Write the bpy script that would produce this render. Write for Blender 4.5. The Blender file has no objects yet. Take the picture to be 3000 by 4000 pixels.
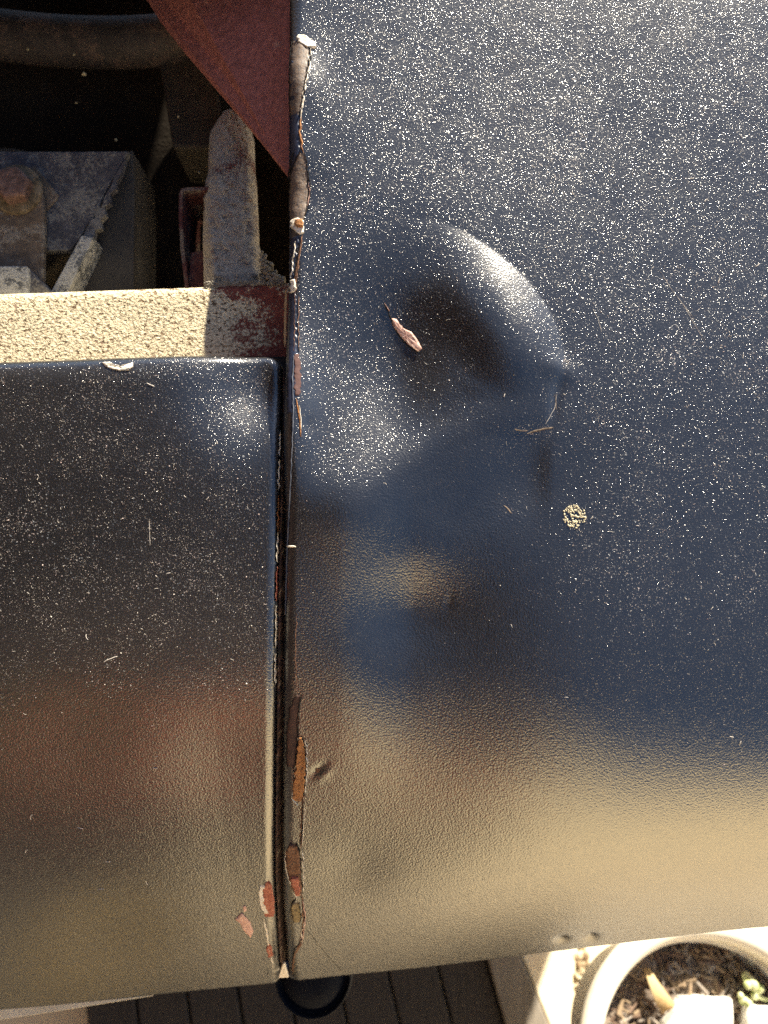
import bpy, math, random
import numpy as np
from mathutils import Vector, noise as mnoise

rng = np.random.default_rng(7)
random.seed(7)
SC = bpy.context.scene
COL = SC.collection

# ------------------------------------------------------------------ camera, sky, sun, exposure
CAM_H, PITCH, LENS = 1.30, 65.0, 26.0
cam_d = bpy.data.cameras.new('camera')
cam_d.sensor_fit = 'VERTICAL'; cam_d.sensor_height = 36; cam_d.sensor_width = 27; cam_d.lens = LENS
cam_d.clip_start = 0.01; cam_d.clip_end = 500
cam_d.dof.use_dof = True; cam_d.dof.focus_distance = 0.385; cam_d.dof.aperture_fstop = 8
cam = bpy.data.objects.new('camera', cam_d); COL.objects.link(cam)
cam.location = (0, 0, CAM_H); cam.rotation_euler = (math.radians(90 - PITCH), 0, 0)
SC.camera = cam

SUN_EL, SUN_AZ = 34.0, 26.0          # azimuth measured from +Y (away from the viewer) towards +X (right)
w = bpy.data.worlds.new('World'); SC.world = w; w.use_nodes = True
nt = w.node_tree; nt.nodes.clear()
sky = nt.nodes.new('ShaderNodeTexSky'); sky.sky_type = 'NISHITA'; sky.sun_disc = False
sky.sun_elevation = math.radians(SUN_EL); sky.sun_rotation = math.radians(SUN_AZ)
sky.altitude = 300; sky.air_density = 1.0; sky.dust_density = 1.6; sky.ozone_density = 3.0
bg = nt.nodes.new('ShaderNodeBackground'); bg.inputs['Strength'].default_value = 0.05
wo = nt.nodes.new('ShaderNodeOutputWorld')
nt.links.new(sky.outputs[0], bg.inputs[0]); nt.links.new(bg.outputs[0], wo.inputs[0])

sun_d = bpy.data.lights.new('sun', 'SUN'); sun_d.energy = 5.0; sun_d.angle = math.radians(0.5)
sun_d.color = (1.0, 0.90, 0.72)
sun = bpy.data.objects.new('sun', sun_d); COL.objects.link(sun)
sdir = Vector((math.sin(math.radians(SUN_AZ)) * math.cos(math.radians(SUN_EL)),
               math.cos(math.radians(SUN_AZ)) * math.cos(math.radians(SUN_EL)), math.sin(math.radians(SUN_EL))))
sun.rotation_euler = sdir.to_track_quat('Z', 'Y').to_euler()
sun.location = sdir * 20

SC.view_settings.view_transform = 'Standard'; SC.view_settings.look = 'None'
SC.view_settings.exposure = 1.75; SC.view_settings.gamma = 1.0
SC.render.engine = 'CYCLES'
SC.cycles.max_bounces = 6
SC.cycles.use_denoising = False

# ------------------------------------------------------------------ helpers: objects
def obj(name, verts, faces, mat, parent=None, smooth=True, kind=None, mats=None, midx=None):
    me = bpy.data.meshes.new(name)
    verts = np.asarray(verts, float)
    me.from_pydata([tuple(v) for v in verts] if len(verts) < 3000 else verts.tolist(), [], faces if isinstance(faces, list) else faces.tolist())
    for m in (mats or [mat]): me.materials.append(m)
    if midx is not None: me.polygons.foreach_set('material_index', np.asarray(midx, np.int32))
    me.polygons.foreach_set('use_smooth', np.full(len(me.polygons), smooth))
    me.validate(); me.update()
    o = bpy.data.objects.new(name, me); COL.objects.link(o)
    if parent is not None:
        o.parent = parent
        o.matrix_parent_inverse = parent_inv(parent)
    if kind: o['kind'] = kind
    return o
def world_of(o):
    m = o.matrix_basis.copy()
    if o.parent is not None: m = world_of(o.parent) @ o.matrix_parent_inverse @ m
    return m
def parent_inv(p): return world_of(p).inverted()
def empty(name, loc, label=None, cat=None, group=None, kind=None):
    o = bpy.data.objects.new(name, None); COL.objects.link(o); o.location = loc; o.empty_display_size = 0.05
    return tag(o, label, cat, group, kind)
def tag(o, label=None, cat=None, group=None, kind=None):
    if label: o['label'] = label
    if cat: o['category'] = cat
    if group: o['group'] = group
    if kind: o['kind'] = kind
    return o
def bevel(o, wd, seg=2):
    m = o.modifiers.new('bevel', 'BEVEL'); m.width = wd; m.segments = seg; m.limit_method = 'ANGLE'
    return o
def grid_faces(nr, nc, flip=False):
    i = np.arange(nr * nc).reshape(nr, nc)
    a, b, c, d = i[:-1, :-1].ravel(), i[:-1, 1:].ravel(), i[1:, 1:].ravel(), i[1:, :-1].ravel()
    return np.stack([a, b, c, d] if flip else [a, d, c, b], -1)

# ------------------------------------------------------------------ helpers: materials
class Mat:
    def __init__(s, name):
        s.m = bpy.data.materials.new(name); s.m.use_nodes = True
        s.t = s.m.node_tree; s.b = s.t.nodes['Principled BSDF']
        s.tc = s.t.nodes.new('ShaderNodeTexCoord')
    def n(s, typ, **kw):
        x = s.t.nodes.new(typ)
        for k, v in kw.items(): setattr(x, k, v)
        return x
    def l(s, a, b): s.t.links.new(a, b)
    def set(s, **kw):
        for k, v in kw.items():
            s.b.inputs[k.replace('_', ' ')].default_value = v
        return s
    def noise(s, scale, detail=3, rough=.55, dist=0, out='Fac', stretch=None):
        x = s.n('ShaderNodeTexNoise'); x.inputs['Scale'].default_value = scale; x.inputs['Detail'].default_value = detail
        x.inputs['Roughness'].default_value = rough; x.inputs['Distortion'].default_value = dist
        src = s.tc.outputs['Object']
        if stretch:
            mp = s.n('ShaderNodeMapping'); mp.inputs['Scale'].default_value = stretch; s.l(src, mp.inputs[0]); src = mp.outputs[0]
        s.l(src, x.inputs['Vector']); return x.outputs[out]
    def vor(s, scale, out='Distance', feature='F1', rand=1):
        x = s.n('ShaderNodeTexVoronoi', feature=feature); x.inputs['Scale'].default_value = scale
        x.inputs['Randomness'].default_value = rand
        s.l(s.tc.outputs['Object'], x.inputs['Vector']); return x.outputs[out]
    def ramp(s, src, stops, interp='LINEAR'):
        x = s.n('ShaderNodeValToRGB'); x.color_ramp.interpolation = interp
        e = x.color_ramp.elements
        while len(e) < len(stops): e.new(.5)
        for k, (p, c) in enumerate(stops):
            e[k].position = p; e[k].color = (c, c, c, 1) if not hasattr(c, '__len__') else (*c, 1)
        s.l(src, x.inputs[0]); return x.outputs[0]
    def mix(s, fac, a, b, blend='MIX'):
        x = s.n('ShaderNodeMix', data_type='RGBA', blend_type=blend)
        for v, i in ((fac, 0), (a, 6), (b, 7)):
            if isinstance(v, (int, float)): x.inputs[i].default_value = v
            elif isinstance(v, tuple): x.inputs[i].default_value = (*v, 1)
            else: s.l(v, x.inputs[i])
        return x.outputs[2]
    def math(s, op, a, b=0.0):
        x = s.n('ShaderNodeMath', operation=op)
        for v, i in ((a, 0), (b, 1)):
            if isinstance(v, (int, float)): x.inputs[i].default_value = v
            else: s.l(v, x.inputs[i])
        return x.outputs[0]
    def attr(s, name):
        x = s.n('ShaderNodeAttribute'); x.attribute_name = name; return x.outputs['Fac']
    def color(s, src): s.l(src, s.b.inputs['Base Color'])
    def rough(s, src): s.l(src, s.b.inputs['Roughness'])
    def bump(s, src, strength, dist):
        x = s.n('ShaderNodeBump'); x.inputs['Strength'].default_value = strength; x.inputs['Distance'].default_value = dist
        s.l(src, x.inputs['Height'])
        prev = s.b.inputs['Normal'].links
        if prev: s.l(prev[0].from_socket, x.inputs['Normal'])
        s.l(x.outputs[0], s.b.inputs['Normal'])

def paint_mat(name):
    m = Mat(name)
    g1 = m.noise(1000, 2, .5); g2 = m.ramp(m.noise(1250, 1, .5), [(.625, 0), (.79, 1)])
    dust = m.attr('dust')
    # settled dust: fine pale grains, thicker in soft patches
    grain = m.noise(1000, 2, .6)
    patch = m.ramp(m.noise(26, 3, .6), [(.3, .35), (.7, 1)])
    th = m.math('SUBTRACT', .775, m.math('MULTIPLY', m.math('MULTIPLY', dust, patch), .17))
    d = m.math('MULTIPLY', m.math('SUBTRACT', grain, th), 9.0)
    dm = m.n('ShaderNodeClamp'); m.l(d, dm.inputs[0]); dm = dm.outputs[0]
    base = m.mix(m.noise(60, 3), (.006, .0075, .011), (.013, .0135, .016))
    film = m.mix(m.math('MULTIPLY', dust, .012), base, (.40, .37, .32))
    tint = m.ramp(m.noise(700, 0), [(.35, (.44, .36, .36)), (.5, (.46, .43, .38)), (.65, (.36, .40, .46))])
    m.color(m.mix(dm, film, tint))
    m.rough(m.mix(dm, m.ramp(m.noise(90, 3), [(.3, .20), (.7, .25)]), (.9, .9, .9)))
    m.set(**{'IOR': 2.25, 'Specular_IOR_Level': .5})
    m.bump(m.math('MULTIPLY', g1, m.math('SUBTRACT', 2.1, m.math('MULTIPLY', dust, 1.2))), .8, .00019); m.bump(m.math('MULTIPLY', g2, m.math('ADD', m.math('MULTIPLY', dust, .72), .12)), .9, .00016)
    return m.m
def simple(name, cols, scale, rough=.8, bumps=((300, .5, .0006),), detail=4, spec=.4, metallic=0, stretch=None):
    m = Mat(name)
    n = m.noise(scale, detail, .6, stretch=stretch)
    k = len(cols)
    m.color(m.ramp(n, [(.34 + .32 * i / max(1, k - 1), c) for i, c in enumerate(cols)]))
    m.set(Roughness=rough, Specular_IOR_Level=spec, Metallic=metallic)
    for sc, st, ds in bumps: m.bump(m.noise(sc, 4, .6, stretch=stretch), st, ds)
    return m.m
def dirty(name, base, dirt, cover, scale=40, fine=700, rough=.9, bump=(.7, .0009), xfade=None, pits=0, spec=.25):
    """paint 'base' under a crust of dry 'dirt'; cover 0..1"""
    m = Mat(name)
    big = m.noise(scale, 4, .6); fi = m.noise(fine, 3, .65)
    s = m.math('ADD', m.math('MULTIPLY', big, .62), m.math('MULTIPLY', fi, .38))
    if xfade:      # dirt thins out along the piece, from x = xfade[0] to x = xfade[1]
        sx = m.n('ShaderNodeSeparateXYZ'); m.l(m.tc.outputs['Object'], sx.inputs[0])
        mr = m.n('ShaderNodeMapRange'); mr.inputs[1].default_value, mr.inputs[2].default_value = xfade[:2]; mr.inputs[3].default_value = 0; mr.inputs[4].default_value = xfade[2]
        m.l(sx.outputs[0], mr.inputs[0]); s = m.math('SUBTRACT', s, mr.outputs[0])
    msk = m.ramp(s, [(max(0, .62 - cover * .3), 0), (min(1, .68 - cover * .3), 1)])
    dcol = m.ramp(m.noise(fine * 1.3, 2), [(.3, tuple(c * .55 for c in dirt)), (.5, dirt), (.72, tuple(min(1, c * 1.25) for c in dirt))])
    bcol = m.ramp(m.noise(scale * 2, 4), [(.3, tuple(c * .7 for c in base)), (.7, tuple(c * 1.25 for c in base))])
    full = m.mix(msk, bcol, dcol)
    if pits:
        pt = m.math('MULTIPLY', m.ramp(m.noise(pits, 2, .5, dist=.6, stretch=(1, 1.7, 1.7)), [(.36, 1), (.42, 0)]), msk)
        full = m.mix(pt, full, (.16, .10, .055)); m.bump(pt, .9, -.0008)
    m.color(full); m.set(Roughness=rough, Specular_IOR_Level=spec)
    m.bump(fi, bump[0], bump[1]); m.bump(msk, .3, .0003)
    return m.m

PAINT = paint_mat('satin_black_paint')
RUST = simple('rusted_steel', [(.035, .02, .016), (.12, .065, .045), (.20, .085, .035), (.16, .12, .10)], 900, .85, ((700, .7, .0006),))
RUST_ORANGE = simple('orange_rust', [(.10, .045, .025), (.30, .12, .04), (.42, .20, .07), (.25, .13, .09)], 900, .9, ((800, .8, .0008),))
BARE = simple('bare_brown_metal', [(.045, .032, .028), (.11, .085, .075), (.15, .09, .05), (.13, .115, .11)], 800, .6, ((900, .6, .0004),), spec=.6)
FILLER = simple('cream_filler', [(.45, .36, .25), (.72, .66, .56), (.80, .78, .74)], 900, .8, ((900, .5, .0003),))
PRIMER = simple('pink_primer', [(.42, .22, .18), (.58, .36, .30), (.62, .44, .39)], 800, .75, ((700, .5, .0003),))
REDPRIMER = simple('red_primer_chip', [(.20, .05, .03), (.36, .11, .07), (.42, .20, .14)], 800, .8, ((700, .5, .0003),))
EDGE = simple('grimy_edge_metal', [(.02, .018, .016), (.045, .028, .022), (.10, .045, .034), (.24, .20, .15)], 330, .85, ((900, .7, .0005),), stretch=(1, .35, 1))
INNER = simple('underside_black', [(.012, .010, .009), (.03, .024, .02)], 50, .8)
OXIDE = dirty('red_oxide_gusset', (.30, .118, .108), (.40, .22, .19), .10, 130, 900)
OXIDE_DIRT = dirty('red_oxide_rail', (.22, .065, .05), (.70, .60, .41), .92, 55, 620, bump=(1.0, .0014), xfade=(-.104, -.080, .15), pits=420)
OXIDE_POST = dirty('red_oxide_post', (.15, .04, .042), (.38, .34, .29), .74, 34, 800, bump=(1.0, .0016))
OXIDE_CLEAN = dirty('red_oxide_bracket', (.085, .03, .03), (.16, .13, .11), .35, 50, 900)
STEEL = dirty('weathered_steel', (.085, .083, .094), (.19, .185, .175), .42, 60, 500, .6)
STEELBROWN = dirty('tan_strap_steel', (.15, .115, .085), (.24, .21, .17), .4, 70, 500, .7)
CUT = dirty('cut_steel_edge', (.14, .15, .16), (.42, .43, .42), .62, 120, 700, .6)
BOLTM = simple('rusted_bolt', [(.08, .05, .04), (.15, .085, .065), (.22, .14, .115)], 300, .8, ((700, .7, .0005),))
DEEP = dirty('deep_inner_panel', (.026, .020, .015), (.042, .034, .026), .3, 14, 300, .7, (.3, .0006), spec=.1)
PIPEM = dirty('dull_dark_tube', (.04, .036, .036), (.075, .056, .05), .4, 40, 400, .6, (.4, .0006))
DUSTM = simple('pale_dust', [(.46, .42, .40), (.66, .62, .55), (.62, .54, .52)], 900, .95, ())
NAVY = simple('navy_rubber', [(.002, .0035, .008), (.004, .006, .012)], 60, .75, ((300, .3, .0004),), spec=.2)
TRIM = simple('pale_trim', [(.60, .56, .46), (.74, .70, .60)], 40, .6)

# ------------------------------------------------------------------ projection tools (only to read positions off the photograph)
FPX, PCX, PCY = 829.5 * 2 * 0 + 1106 / (18 / LENS), 829.5, 1106.0
CP = np.array([0, 0, CAM_H]); _t = math.radians(PITCH)
FW = np.array([0, math.cos(_t), -math.sin(_t)]); UPV = np.array([0, math.sin(_t), math.cos(_t)]); RT = np.array([1.0, 0, 0])
def proj(P):
    d = np.asarray(P) - CP; z = d @ FW
    return np.stack([PCX + FPX * (d @ RT) / z, PCY - FPX * (d @ UPV) / z], -1)
def ray(px, py):
    return FW + RT * (px - PCX) / FPX + UPV * (PCY - py) / FPX
def at_z(px, py, z):
    r = ray(px, py); return CP + r * ((z - CAM_H) / r[2])
P0 = CP + .385 * FW
TN = np.array([0, -math.sin(math.radians(20)), math.cos(math.radians(20))])      # mean panel normal
def at_d(px, py, depth):
    """point behind the photo spot (px,py) lying 'depth' metres below the mean panel plane"""
    r = ray(px, py); return CP + r * (((P0 - TN * depth - CP) @ TN) / (r @ TN))

# ------------------------------------------------------------------ body surface: S(x, s), s = arc length towards the viewer
def ss(a, b, x):
    t = np.clip((x - a) / (b - a), 0, 1); return t * t * (3 - 2 * t)
KS = [-.9, -.3, -.09, 0, .08, .15, .2, .26, .32, .5]
KL = [22, 20, 21, 26, 34, 45, 51, 57, 62, 70]
KR = [23, 21, 19, 19, 22, 36, 54, 66, 70, 78]
LIP_R = .009
TX = np.arange(-.7, .801, .01); TS = np.arange(-1.0, .5001, .0005)
def smooth1(x, k):
    return np.convolve(np.pad(x, k, mode='edge'), np.ones(2 * k + 1) / (2 * k + 1), 'valid')
aL = smooth1(np.interp(TS, KS, KL), 60); aR = smooth1(np.interp(TS, KS, KR), 60)
def lip_s(x): return np.interp(x, TXf, LIPf)
TXf = np.arange(-.7, .801, .005); LIPf = np.zeros(len(TXf))
def _col(x, lip=None):
    wt = ss(-.1, .13, x); a = np.radians((1 - wt) * aL + wt * aR)
    if lip is not None: a = a + np.clip((TS - lip) / LIP_R, 0, math.radians(125))
    ds = TS[1] - TS[0]; am = (a[1:] + a[:-1]) / 2
    y = np.concatenate([[0], np.cumsum(-np.cos(am) * ds)]); z = np.concatenate([[0], np.cumsum(-np.sin(am) * ds)])
    i0 = np.argmin(abs(TS))
    return P0[1] + .06 * x + y - y[i0], P0[2] + z - z[i0] - max(0, x - .24) ** 2 * .9
# where the nose of the body ends (a gently curved front edge)
for i, x in enumerate(TXf):
    y, z = _col(np.clip(x, -.26, .26)); p = proj(np.stack([np.full_like(y, np.clip(x, -.26, .26)), y, z], -1))
    k = np.argmax((p[:, 1] > np.interp(p[:, 0], [-200, 0, 630, 1100, 1659, 2000], [2208, 2188, 2128, 2071, 2006, 1971])) & (TS > 0))
    LIPf[i] = TS[k] - .007
LIPf = smooth1(LIPf, 5)
TY = np.zeros((len(TX), len(TS))); TZ = np.zeros_like(TY)
for i, x in enumerate(TX):
    TY[i], TZ[i] = _col(x, lip_s(x))
def base(x, s):
    x, s = np.broadcast_arrays(np.asarray(x, float), np.asarray(s, float))
    fx = np.clip((x - TX[0]) / .01, 0, len(TX) - 1.001); fs = np.clip((s - TS[0]) / .0005, 0, len(TS) - 1.001)
    i, j = fx.astype(int), fs.astype(int); u, v = fx - i, fs - j
    def bl(T): return (T[i, j] * (1 - u) + T[i + 1, j] * u) * (1 - v) + (T[i, j + 1] * (1 - u) + T[i + 1, j + 1] * u) * v
    return np.stack([x, bl(TY), bl(TZ)], -1)
def nrm(v): return v / np.linalg.norm(v, axis=-1, keepdims=True)
def base_n(x, s):
    e = .002
    return nrm(np.cross(base(x, s + e) - base(x, s - e), base(x + e, s) - base(x - e, s)))
def inv(px, py):
    """body coordinates (x, s) of a photo spot"""
    px, py = np.broadcast_arrays(np.asarray(px, float), np.asarray(py, float)); px = px.copy(); py = py.copy()
    gx, gs = np.meshgrid(np.linspace(-.32, .32, 65), np.linspace(-.5, .38, 89), indexing='ij')
    g = np.where((gs < lip_s(gx))[..., None], proj(base(gx, gs)), 1e6).reshape(-1, 2)
    flat = np.stack([px.ravel(), py.ravel()], -1)
    k = np.array([np.argmin(((g - q) ** 2).sum(1)) for q in flat])
    x, s = gx.ravel()[k].copy(), gs.ravel()[k].copy()
    for _ in range(12):
        p = proj(base(x, s)); e = 1e-4
        jx = (proj(base(x + e, s)) - p) / e; js = (proj(base(x, s + e)) - p) / e
        det = jx[:, 0] * js[:, 1] - jx[:, 1] * js[:, 0]; det = np.where(abs(det) < 1e3, 1e3, det)
        r = flat - p
        dx = (r[:, 0] * js[:, 1] - r[:, 1] * js[:, 0]) / det; dsv = (jx[:, 0] * r[:, 1] - jx[:, 1] * r[:, 0]) / det
        x += np.clip(dx, -.02, .02); s += np.clip(dsv, -.02, .02)
    return x.reshape(px.shape), s.reshape(px.shape)
def path(pts, n=200):
    """photo polyline -> smooth function s -> x on the body"""
    pts = np.array(pts, float)
    yy = np.linspace(pts[0, 1], pts[-1, 1], n); xx = np.interp(yy, pts[:, 1], pts[:, 0])
    x, s = inv(xx, yy); o = np.argsort(s)
    return s[o], x[o]

# ------------------------------------------------------------------ dents of the wing (millimetres, drawn on the photo's own 1659-wide scale)
def G(px, py, cx, cy, sx, sy, rot=0):
    c, q = math.cos(math.radians(rot)), math.sin(math.radians(rot))
    dx, dy = px - cx, py - cy
    return np.exp(-((dx * c + dy * q) / sx) ** 2 - ((-dx * q + dy * c) / sy) ** 2)
BC = (985, 800)
RIM = [(1222, 790), (1200, 700), (1150, 625), (1050, 535), (930, 470), (800, 480), (690, 600), (650, 780), (640, 950), (740, 1110), (860, 1035), (960, 965), (1060, 928), (1185, 925), (1205, 860)]
RIM_SHARP = [.95, 1.1, 1.1, .95, .5, 0, 0, 0, 0, .05, .15, .2, .2, .25, .45]
_ra = np.array([math.atan2(y - BC[1], x - BC[0]) for x, y in RIM]); _rr = np.array([math.hypot(x - BC[0], y - BC[1]) for x, y in RIM])
_o = np.argsort(_ra); _ra, _rr, _rs = _ra[_o], _rr[_o], np.array(RIM_SHARP)[_o]
_tt = np.linspace(-math.pi, math.pi, 721)
def _per(v):
    t = np.concatenate([_ra - 2 * math.pi, _ra, _ra + 2 * math.pi]); q = np.interp(_tt, t, np.concatenate([v, v, v]))
    return np.convolve(np.concatenate([q[-31:-1], q, q[1:31]]), np.ones(61) / 61, 'valid')
_RT, _ST = _per(_rr), _per(_rs)
def dent(px, py):
    dx, dy = px - BC[0], py - BC[1]; th = np.arctan2(dy, dx); r = np.hypot(dx, dy)
    rho = np.clip(r / np.interp(th, _tt, _RT), 0, 1); sh = np.interp(th, _tt, _ST)
    # a basin whose right and upper-right rim is pushed up into a fold with a crisp outer foot
    basin = -12.0 * G(px, py, 850, 785, 150, 185, -12) + 2.8 * G(px, py, 715, 1075, 100, 75, -38) + 1.5 * G(px, py, 640, 1000, 50, 90) + 1.6 * G(px, py, 1206, 800, 42, 26, 20) - 1.0 * G(px, py, 1200, 872, 13, 62, 8) - 1.2 * G(px, py, 930, 560, 90, 60, 30)
    fold = np.where(rho > .52, np.sin(np.pi / 2 * np.clip((1 - rho) / .48, 0, 1)), 1) * (.78 + .22 * ss(.0, .62, rho))
    wq = ss(.05, .5, rho); D = basin + 6.2 * (sh * wq + .45 * (1 - wq)) * fold
    pq = py + .30 * (px - 980)
    D += -7.0 * ss(930, 1150, pq) * (1 - ss(1170, 1760, pq)) * ss(730, 900, px) * (1 - ss(940, 1420, px)) - .7 * ss(940, 1010, pq) * (1 - ss(1020, 1250, pq)) * ss(1000, 1130, px) * (1 - ss(1165, 1205, px))
    D += 1.5 * G(px, py, 860, 1150, 180, 90) - 2.1 * G(px, py, 865, 1330, 190, 105)
    # ridge under the bowl and the crumple below it
    D += 1.0 * G(px, py, 985, 985, 190, 80, -22) + 2.0 * G(px, py, 790, 1090, 110, 70, -30)
    D += 1.5 * G(px, py, 890, 1165, 110, 80) - 2.8 * G(px, py, 890, 1335, 130, 88)
    D += -1.6 * (1 - ss(1140, 1200, px)) * ss(860, 1150, px) * G(px, py, 1100, 1010, 300, 95)
    D += 1.2 * G(px, py, 1080, 1120, 110, 130)
    # pressed-in hollow along the seam
    D += 7.5 * G(px, py, 628, 880, 56, 160)
    D += -1.5 * G(px, py, 640, 400, 70, 70) + 1.5 * G(px, py, 650, 330, 60, 60) + 3.6 * G(px, py, 634, 170, 62, 70) + .7 * G(px, py, 730, 250, 60, 60)
    # small pocks
    D += -.8 * G(px, py, 664, 918, 16, 22) - .16 * G(px, py, 880, 1322, 26, 8, -10) - .3 * G(px, py, 972, 1305, 9, 22, 10)
    D += -.9 * G(px, py, 688, 1663, 20, 8, -35) + .5 * G(px, py, 700, 1676, 22, 9, -35)
    D += -1.6 * G(px, py, 1214, 2030, 13, 7, -8) - 2.2 * G(px, py, 1277, 2026, 15, 8, -8)
    D += -2.2 * G(px, py, 1000, 1580, 200, 200) - 1.6 * G(px, py, 950, 1800, 260, 130, 15) - 1.2 * G(px, py, 760, 1880, 80, 60) + 1.0 * G(px, py, 800, 1600, 120, 140)
    # slow panel-beating waves
    D += .5 * np.sin(px / 95 + py / 210) * ss(1400, 700, px) + .4 * np.sin(py / 120 - px / 300)
    return D * .001
def dust_of(px, py):
    """how much dust lies on the wing here (more on the flat top, none on the steep nose)"""
    d = 1 - ss(1150, 1750, py + (px - 1250) * -.35)
    hole = np.clip(1.15 * G(px, py, 960, 1140, 190, 180, -20) + G(px, py, 830, 1330, 230, 190), 0, 1)
    d = d * (1 - hole) * (1 - .45 * G(px, py, 1080, 800, 130, 150))
    d = np.where(px > 1250, np.maximum(d, .8 * (1 - ss(1350, 1800, py))), d)
    return np.clip(d, .02, 1)
def dust_left(px, py):
    return np.clip(.9 * (1 - ss(1250, 1700, py)) + .28 * (1 - ss(1700, 2100, py)), .03, 1) * (1 - .35 * ss(520, 600, px))

# ------------------------------------------------------------------ vehicle
car = empty('vehicle', (0, .4, 0), 'black painted vehicle body with a crumpled dented wing beside an open front panel', 'vehicle')

SIL = [(623, -120), (623, 600), (616, 760), (612, 950), (610, 1200), (606, 1500), (605, 1800), (608, 1950), (618, 2080), (626, 2135)]
sil_s, sil_x = path(SIL)
ROLL = .0075
def x_sil(s): return np.interp(s, sil_s, sil_x)
def wing(x, s, h=0.0):
    """point on the wing skin, h metres proud of it; x may run onto the rolled inner edge"""
    x, s = np.broadcast_arrays(np.asarray(x, float), np.asarray(s, float))
    xs = x_sil(s); q = np.clip((xs + ROLL - x) / ROLL, 0, 1); cphi = np.sqrt(1 - q * q)
    xb = np.maximum(x, xs + .0003)
    P = base(xb, s); n = base_n(xb, s); p = proj(P)
    D = dent(p[..., 0], p[..., 1])
    n2 = nrm(n * cphi[..., None] - np.array([1.0, 0, 0]) * q[..., None])
    return P + n * (D - ROLL * (1 - cphi))[..., None] + n2 * np.broadcast_to(h, D.shape)[..., None]
def wing_px(px, py, h=0.0):
    x, s = inv(px, py); return wing(np.maximum(x, x_sil(s) + .0002), s, h)

# skin mesh
svals = np.concatenate([np.linspace(-.95, -.42, 22), np.arange(-.41, .2, .0011), np.arange(.2, .372, .0009)])
phis = np.radians(np.linspace(90, 0, 12))
off = np.concatenate([ROLL * (1 - np.sin(phis)), ROLL + .0009 * np.arange(1, 300)])
far = np.linspace(.315, .50, 14)
rows = []
for s in svals:
    xr = x_sil(s) + off
    sl = lip_s(np.concatenate([xr, far]))
    rows.append(np.concatenate([xr, far]))
X = np.array(rows); Sg = np.repeat(svals[:, None], X.shape[1], 1)
# let every column end right at its own lip
SL = lip_s(X); top = .2
Sg = np.where(Sg > top, top + (Sg - top) * (SL + LIP_R * 2.1 - top) / (svals[-1] - top), Sg)
Wv = wing(X, Sg)
# flange that turns down into the gap
n0 = base_n(X[:, 0], Sg[:, 0])
fl = [Wv[:, 0] - n0 * d + np.array([1, 0, 0]) * (.0006 * k) for k, d in ((3, .026), (2, .016), (1, .007))]
Wv = np.concatenate([np.stack(fl, 1), Wv], 1)
nr, nc = Wv.shape[:2]
pw = proj(base(X, Sg)); dw = dust_of(pw[..., 0], pw[..., 1])
dw = np.concatenate([np.full((nr, 3), .05), dw], 1)
dw[:, :12] *= .15
wing_o = obj('wing_panel', Wv.reshape(-1, 3), grid_faces(nr, nc), PAINT, car)
wing_o['label'] = 'right hand black panel with the large crumpled dent'
a = wing_o.data.attributes.new('dust', 'FLOAT', 'POINT'); a.data.foreach_set('value', dw.ravel().astype(np.float32))

# ---- left front panel: rounded-rectangle corner at top right, rolled edges
RE = [(606, 740), (606, 900), (604, 1050), (600, 1250), (596, 1500), (592, 1700), (592, 1900), (600, 2040), (607, 2140)]
re_s, re_x = path(RE)
TE = [(-260, 782), (0, 773), (300, 763), (600, 753)]
te_x, te_s = inv(*np.array(TE, float).T)
def lx(s): return np.interp(s, re_s, re_x)
def ls(x): return np.interp(x, te_x, te_s)
RO = .0055; RC = .0085
def left(x, s, h=0.0):
    P = base(x, s); n = base_n(x, s); p = proj(P); px, py = p[..., 0], p[..., 1]
    crown = np.clip((.016 - (s - ls(x))) / .016, 0, 1.2)
    D = -.0034 * crown ** 2 + .001 * (-11.0 * G(px, py, 556, 828, 98, 108) - 1.6 * G(px, py, 480, 1640, 130, 90) - 2.6 * G(px, py, 230, 2030, 130, 80)
                + .35 * np.sin(px / 110 + py / 170) - 1.2 * G(px, py, 150, 1600, 140, 100))
    return P + n * (D + h)[..., None], n
bcol = np.concatenate([[0, .12, .3, .55, .8, 1.05, 1.3], 1.5 + np.arange(0, 500) * .22]) / 1000 * 1.0
# parametrise by distance from right edge (u) and from top edge (v)
u = np.concatenate([np.linspace(0, RC, 14)[:-1], RC + np.arange(0, 190) * .001, [.21, .25, .35, .5]])
tot = .345 + .02 - ls(-.15)
v = np.concatenate([np.linspace(0, RC, 14)[:-1], np.linspace(RC, 1, 400)])
U, V = np.meshgrid(u, v)
def leftpt(U, V):
    """U, V metres from the edges (V >= RC scaled to panel length)"""
    pq, qq = np.clip((RC - U) / RC, 0, 1), np.clip((RC - V) / RC, 0, 1)
    Uc = np.where((U < RC) & (V < RC), RC * (1 - pq * np.sqrt(1 - qq * qq / 2)), U)
    Vc = np.where((U < RC) & (V < RC), RC * (1 - qq * np.sqrt(1 - pq * pq / 2)), V)
    rad = np.hypot(np.clip(RC - Uc, 0, None), np.clip(RC - Vc, 0, None)); d = RC - rad
    return Uc, Vc, d
Uc, Vc, dist = leftpt(U, V)
dist = np.where((U >= RC) & (V >= RC), 1.0, dist)
st = ls(-.06 - Uc)
xg = lx(st + np.where(Vc > RC, .0, 0) + .02) - Uc
for _ in range(4):
    st = ls(xg); end = lip_s(xg) + LIP_R * 2.0
    sg = np.where(Vc <= RC, st + Vc, st + RC + (Vc - RC) / (1 - RC) * (end - st - RC))
    xg = lx(sg) - Uc
drop = np.where(dist < RO, RO - np.sqrt(np.clip(RO ** 2 - (RO - dist) ** 2, 0, None)), 0)
Lv, Ln = left(xg, sg, -drop)
nr, nc = Lv.shape[:2]
faces = grid_faces(nr, nc, True)
verts = Lv.reshape(-1, 3); nv = len(verts)
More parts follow.
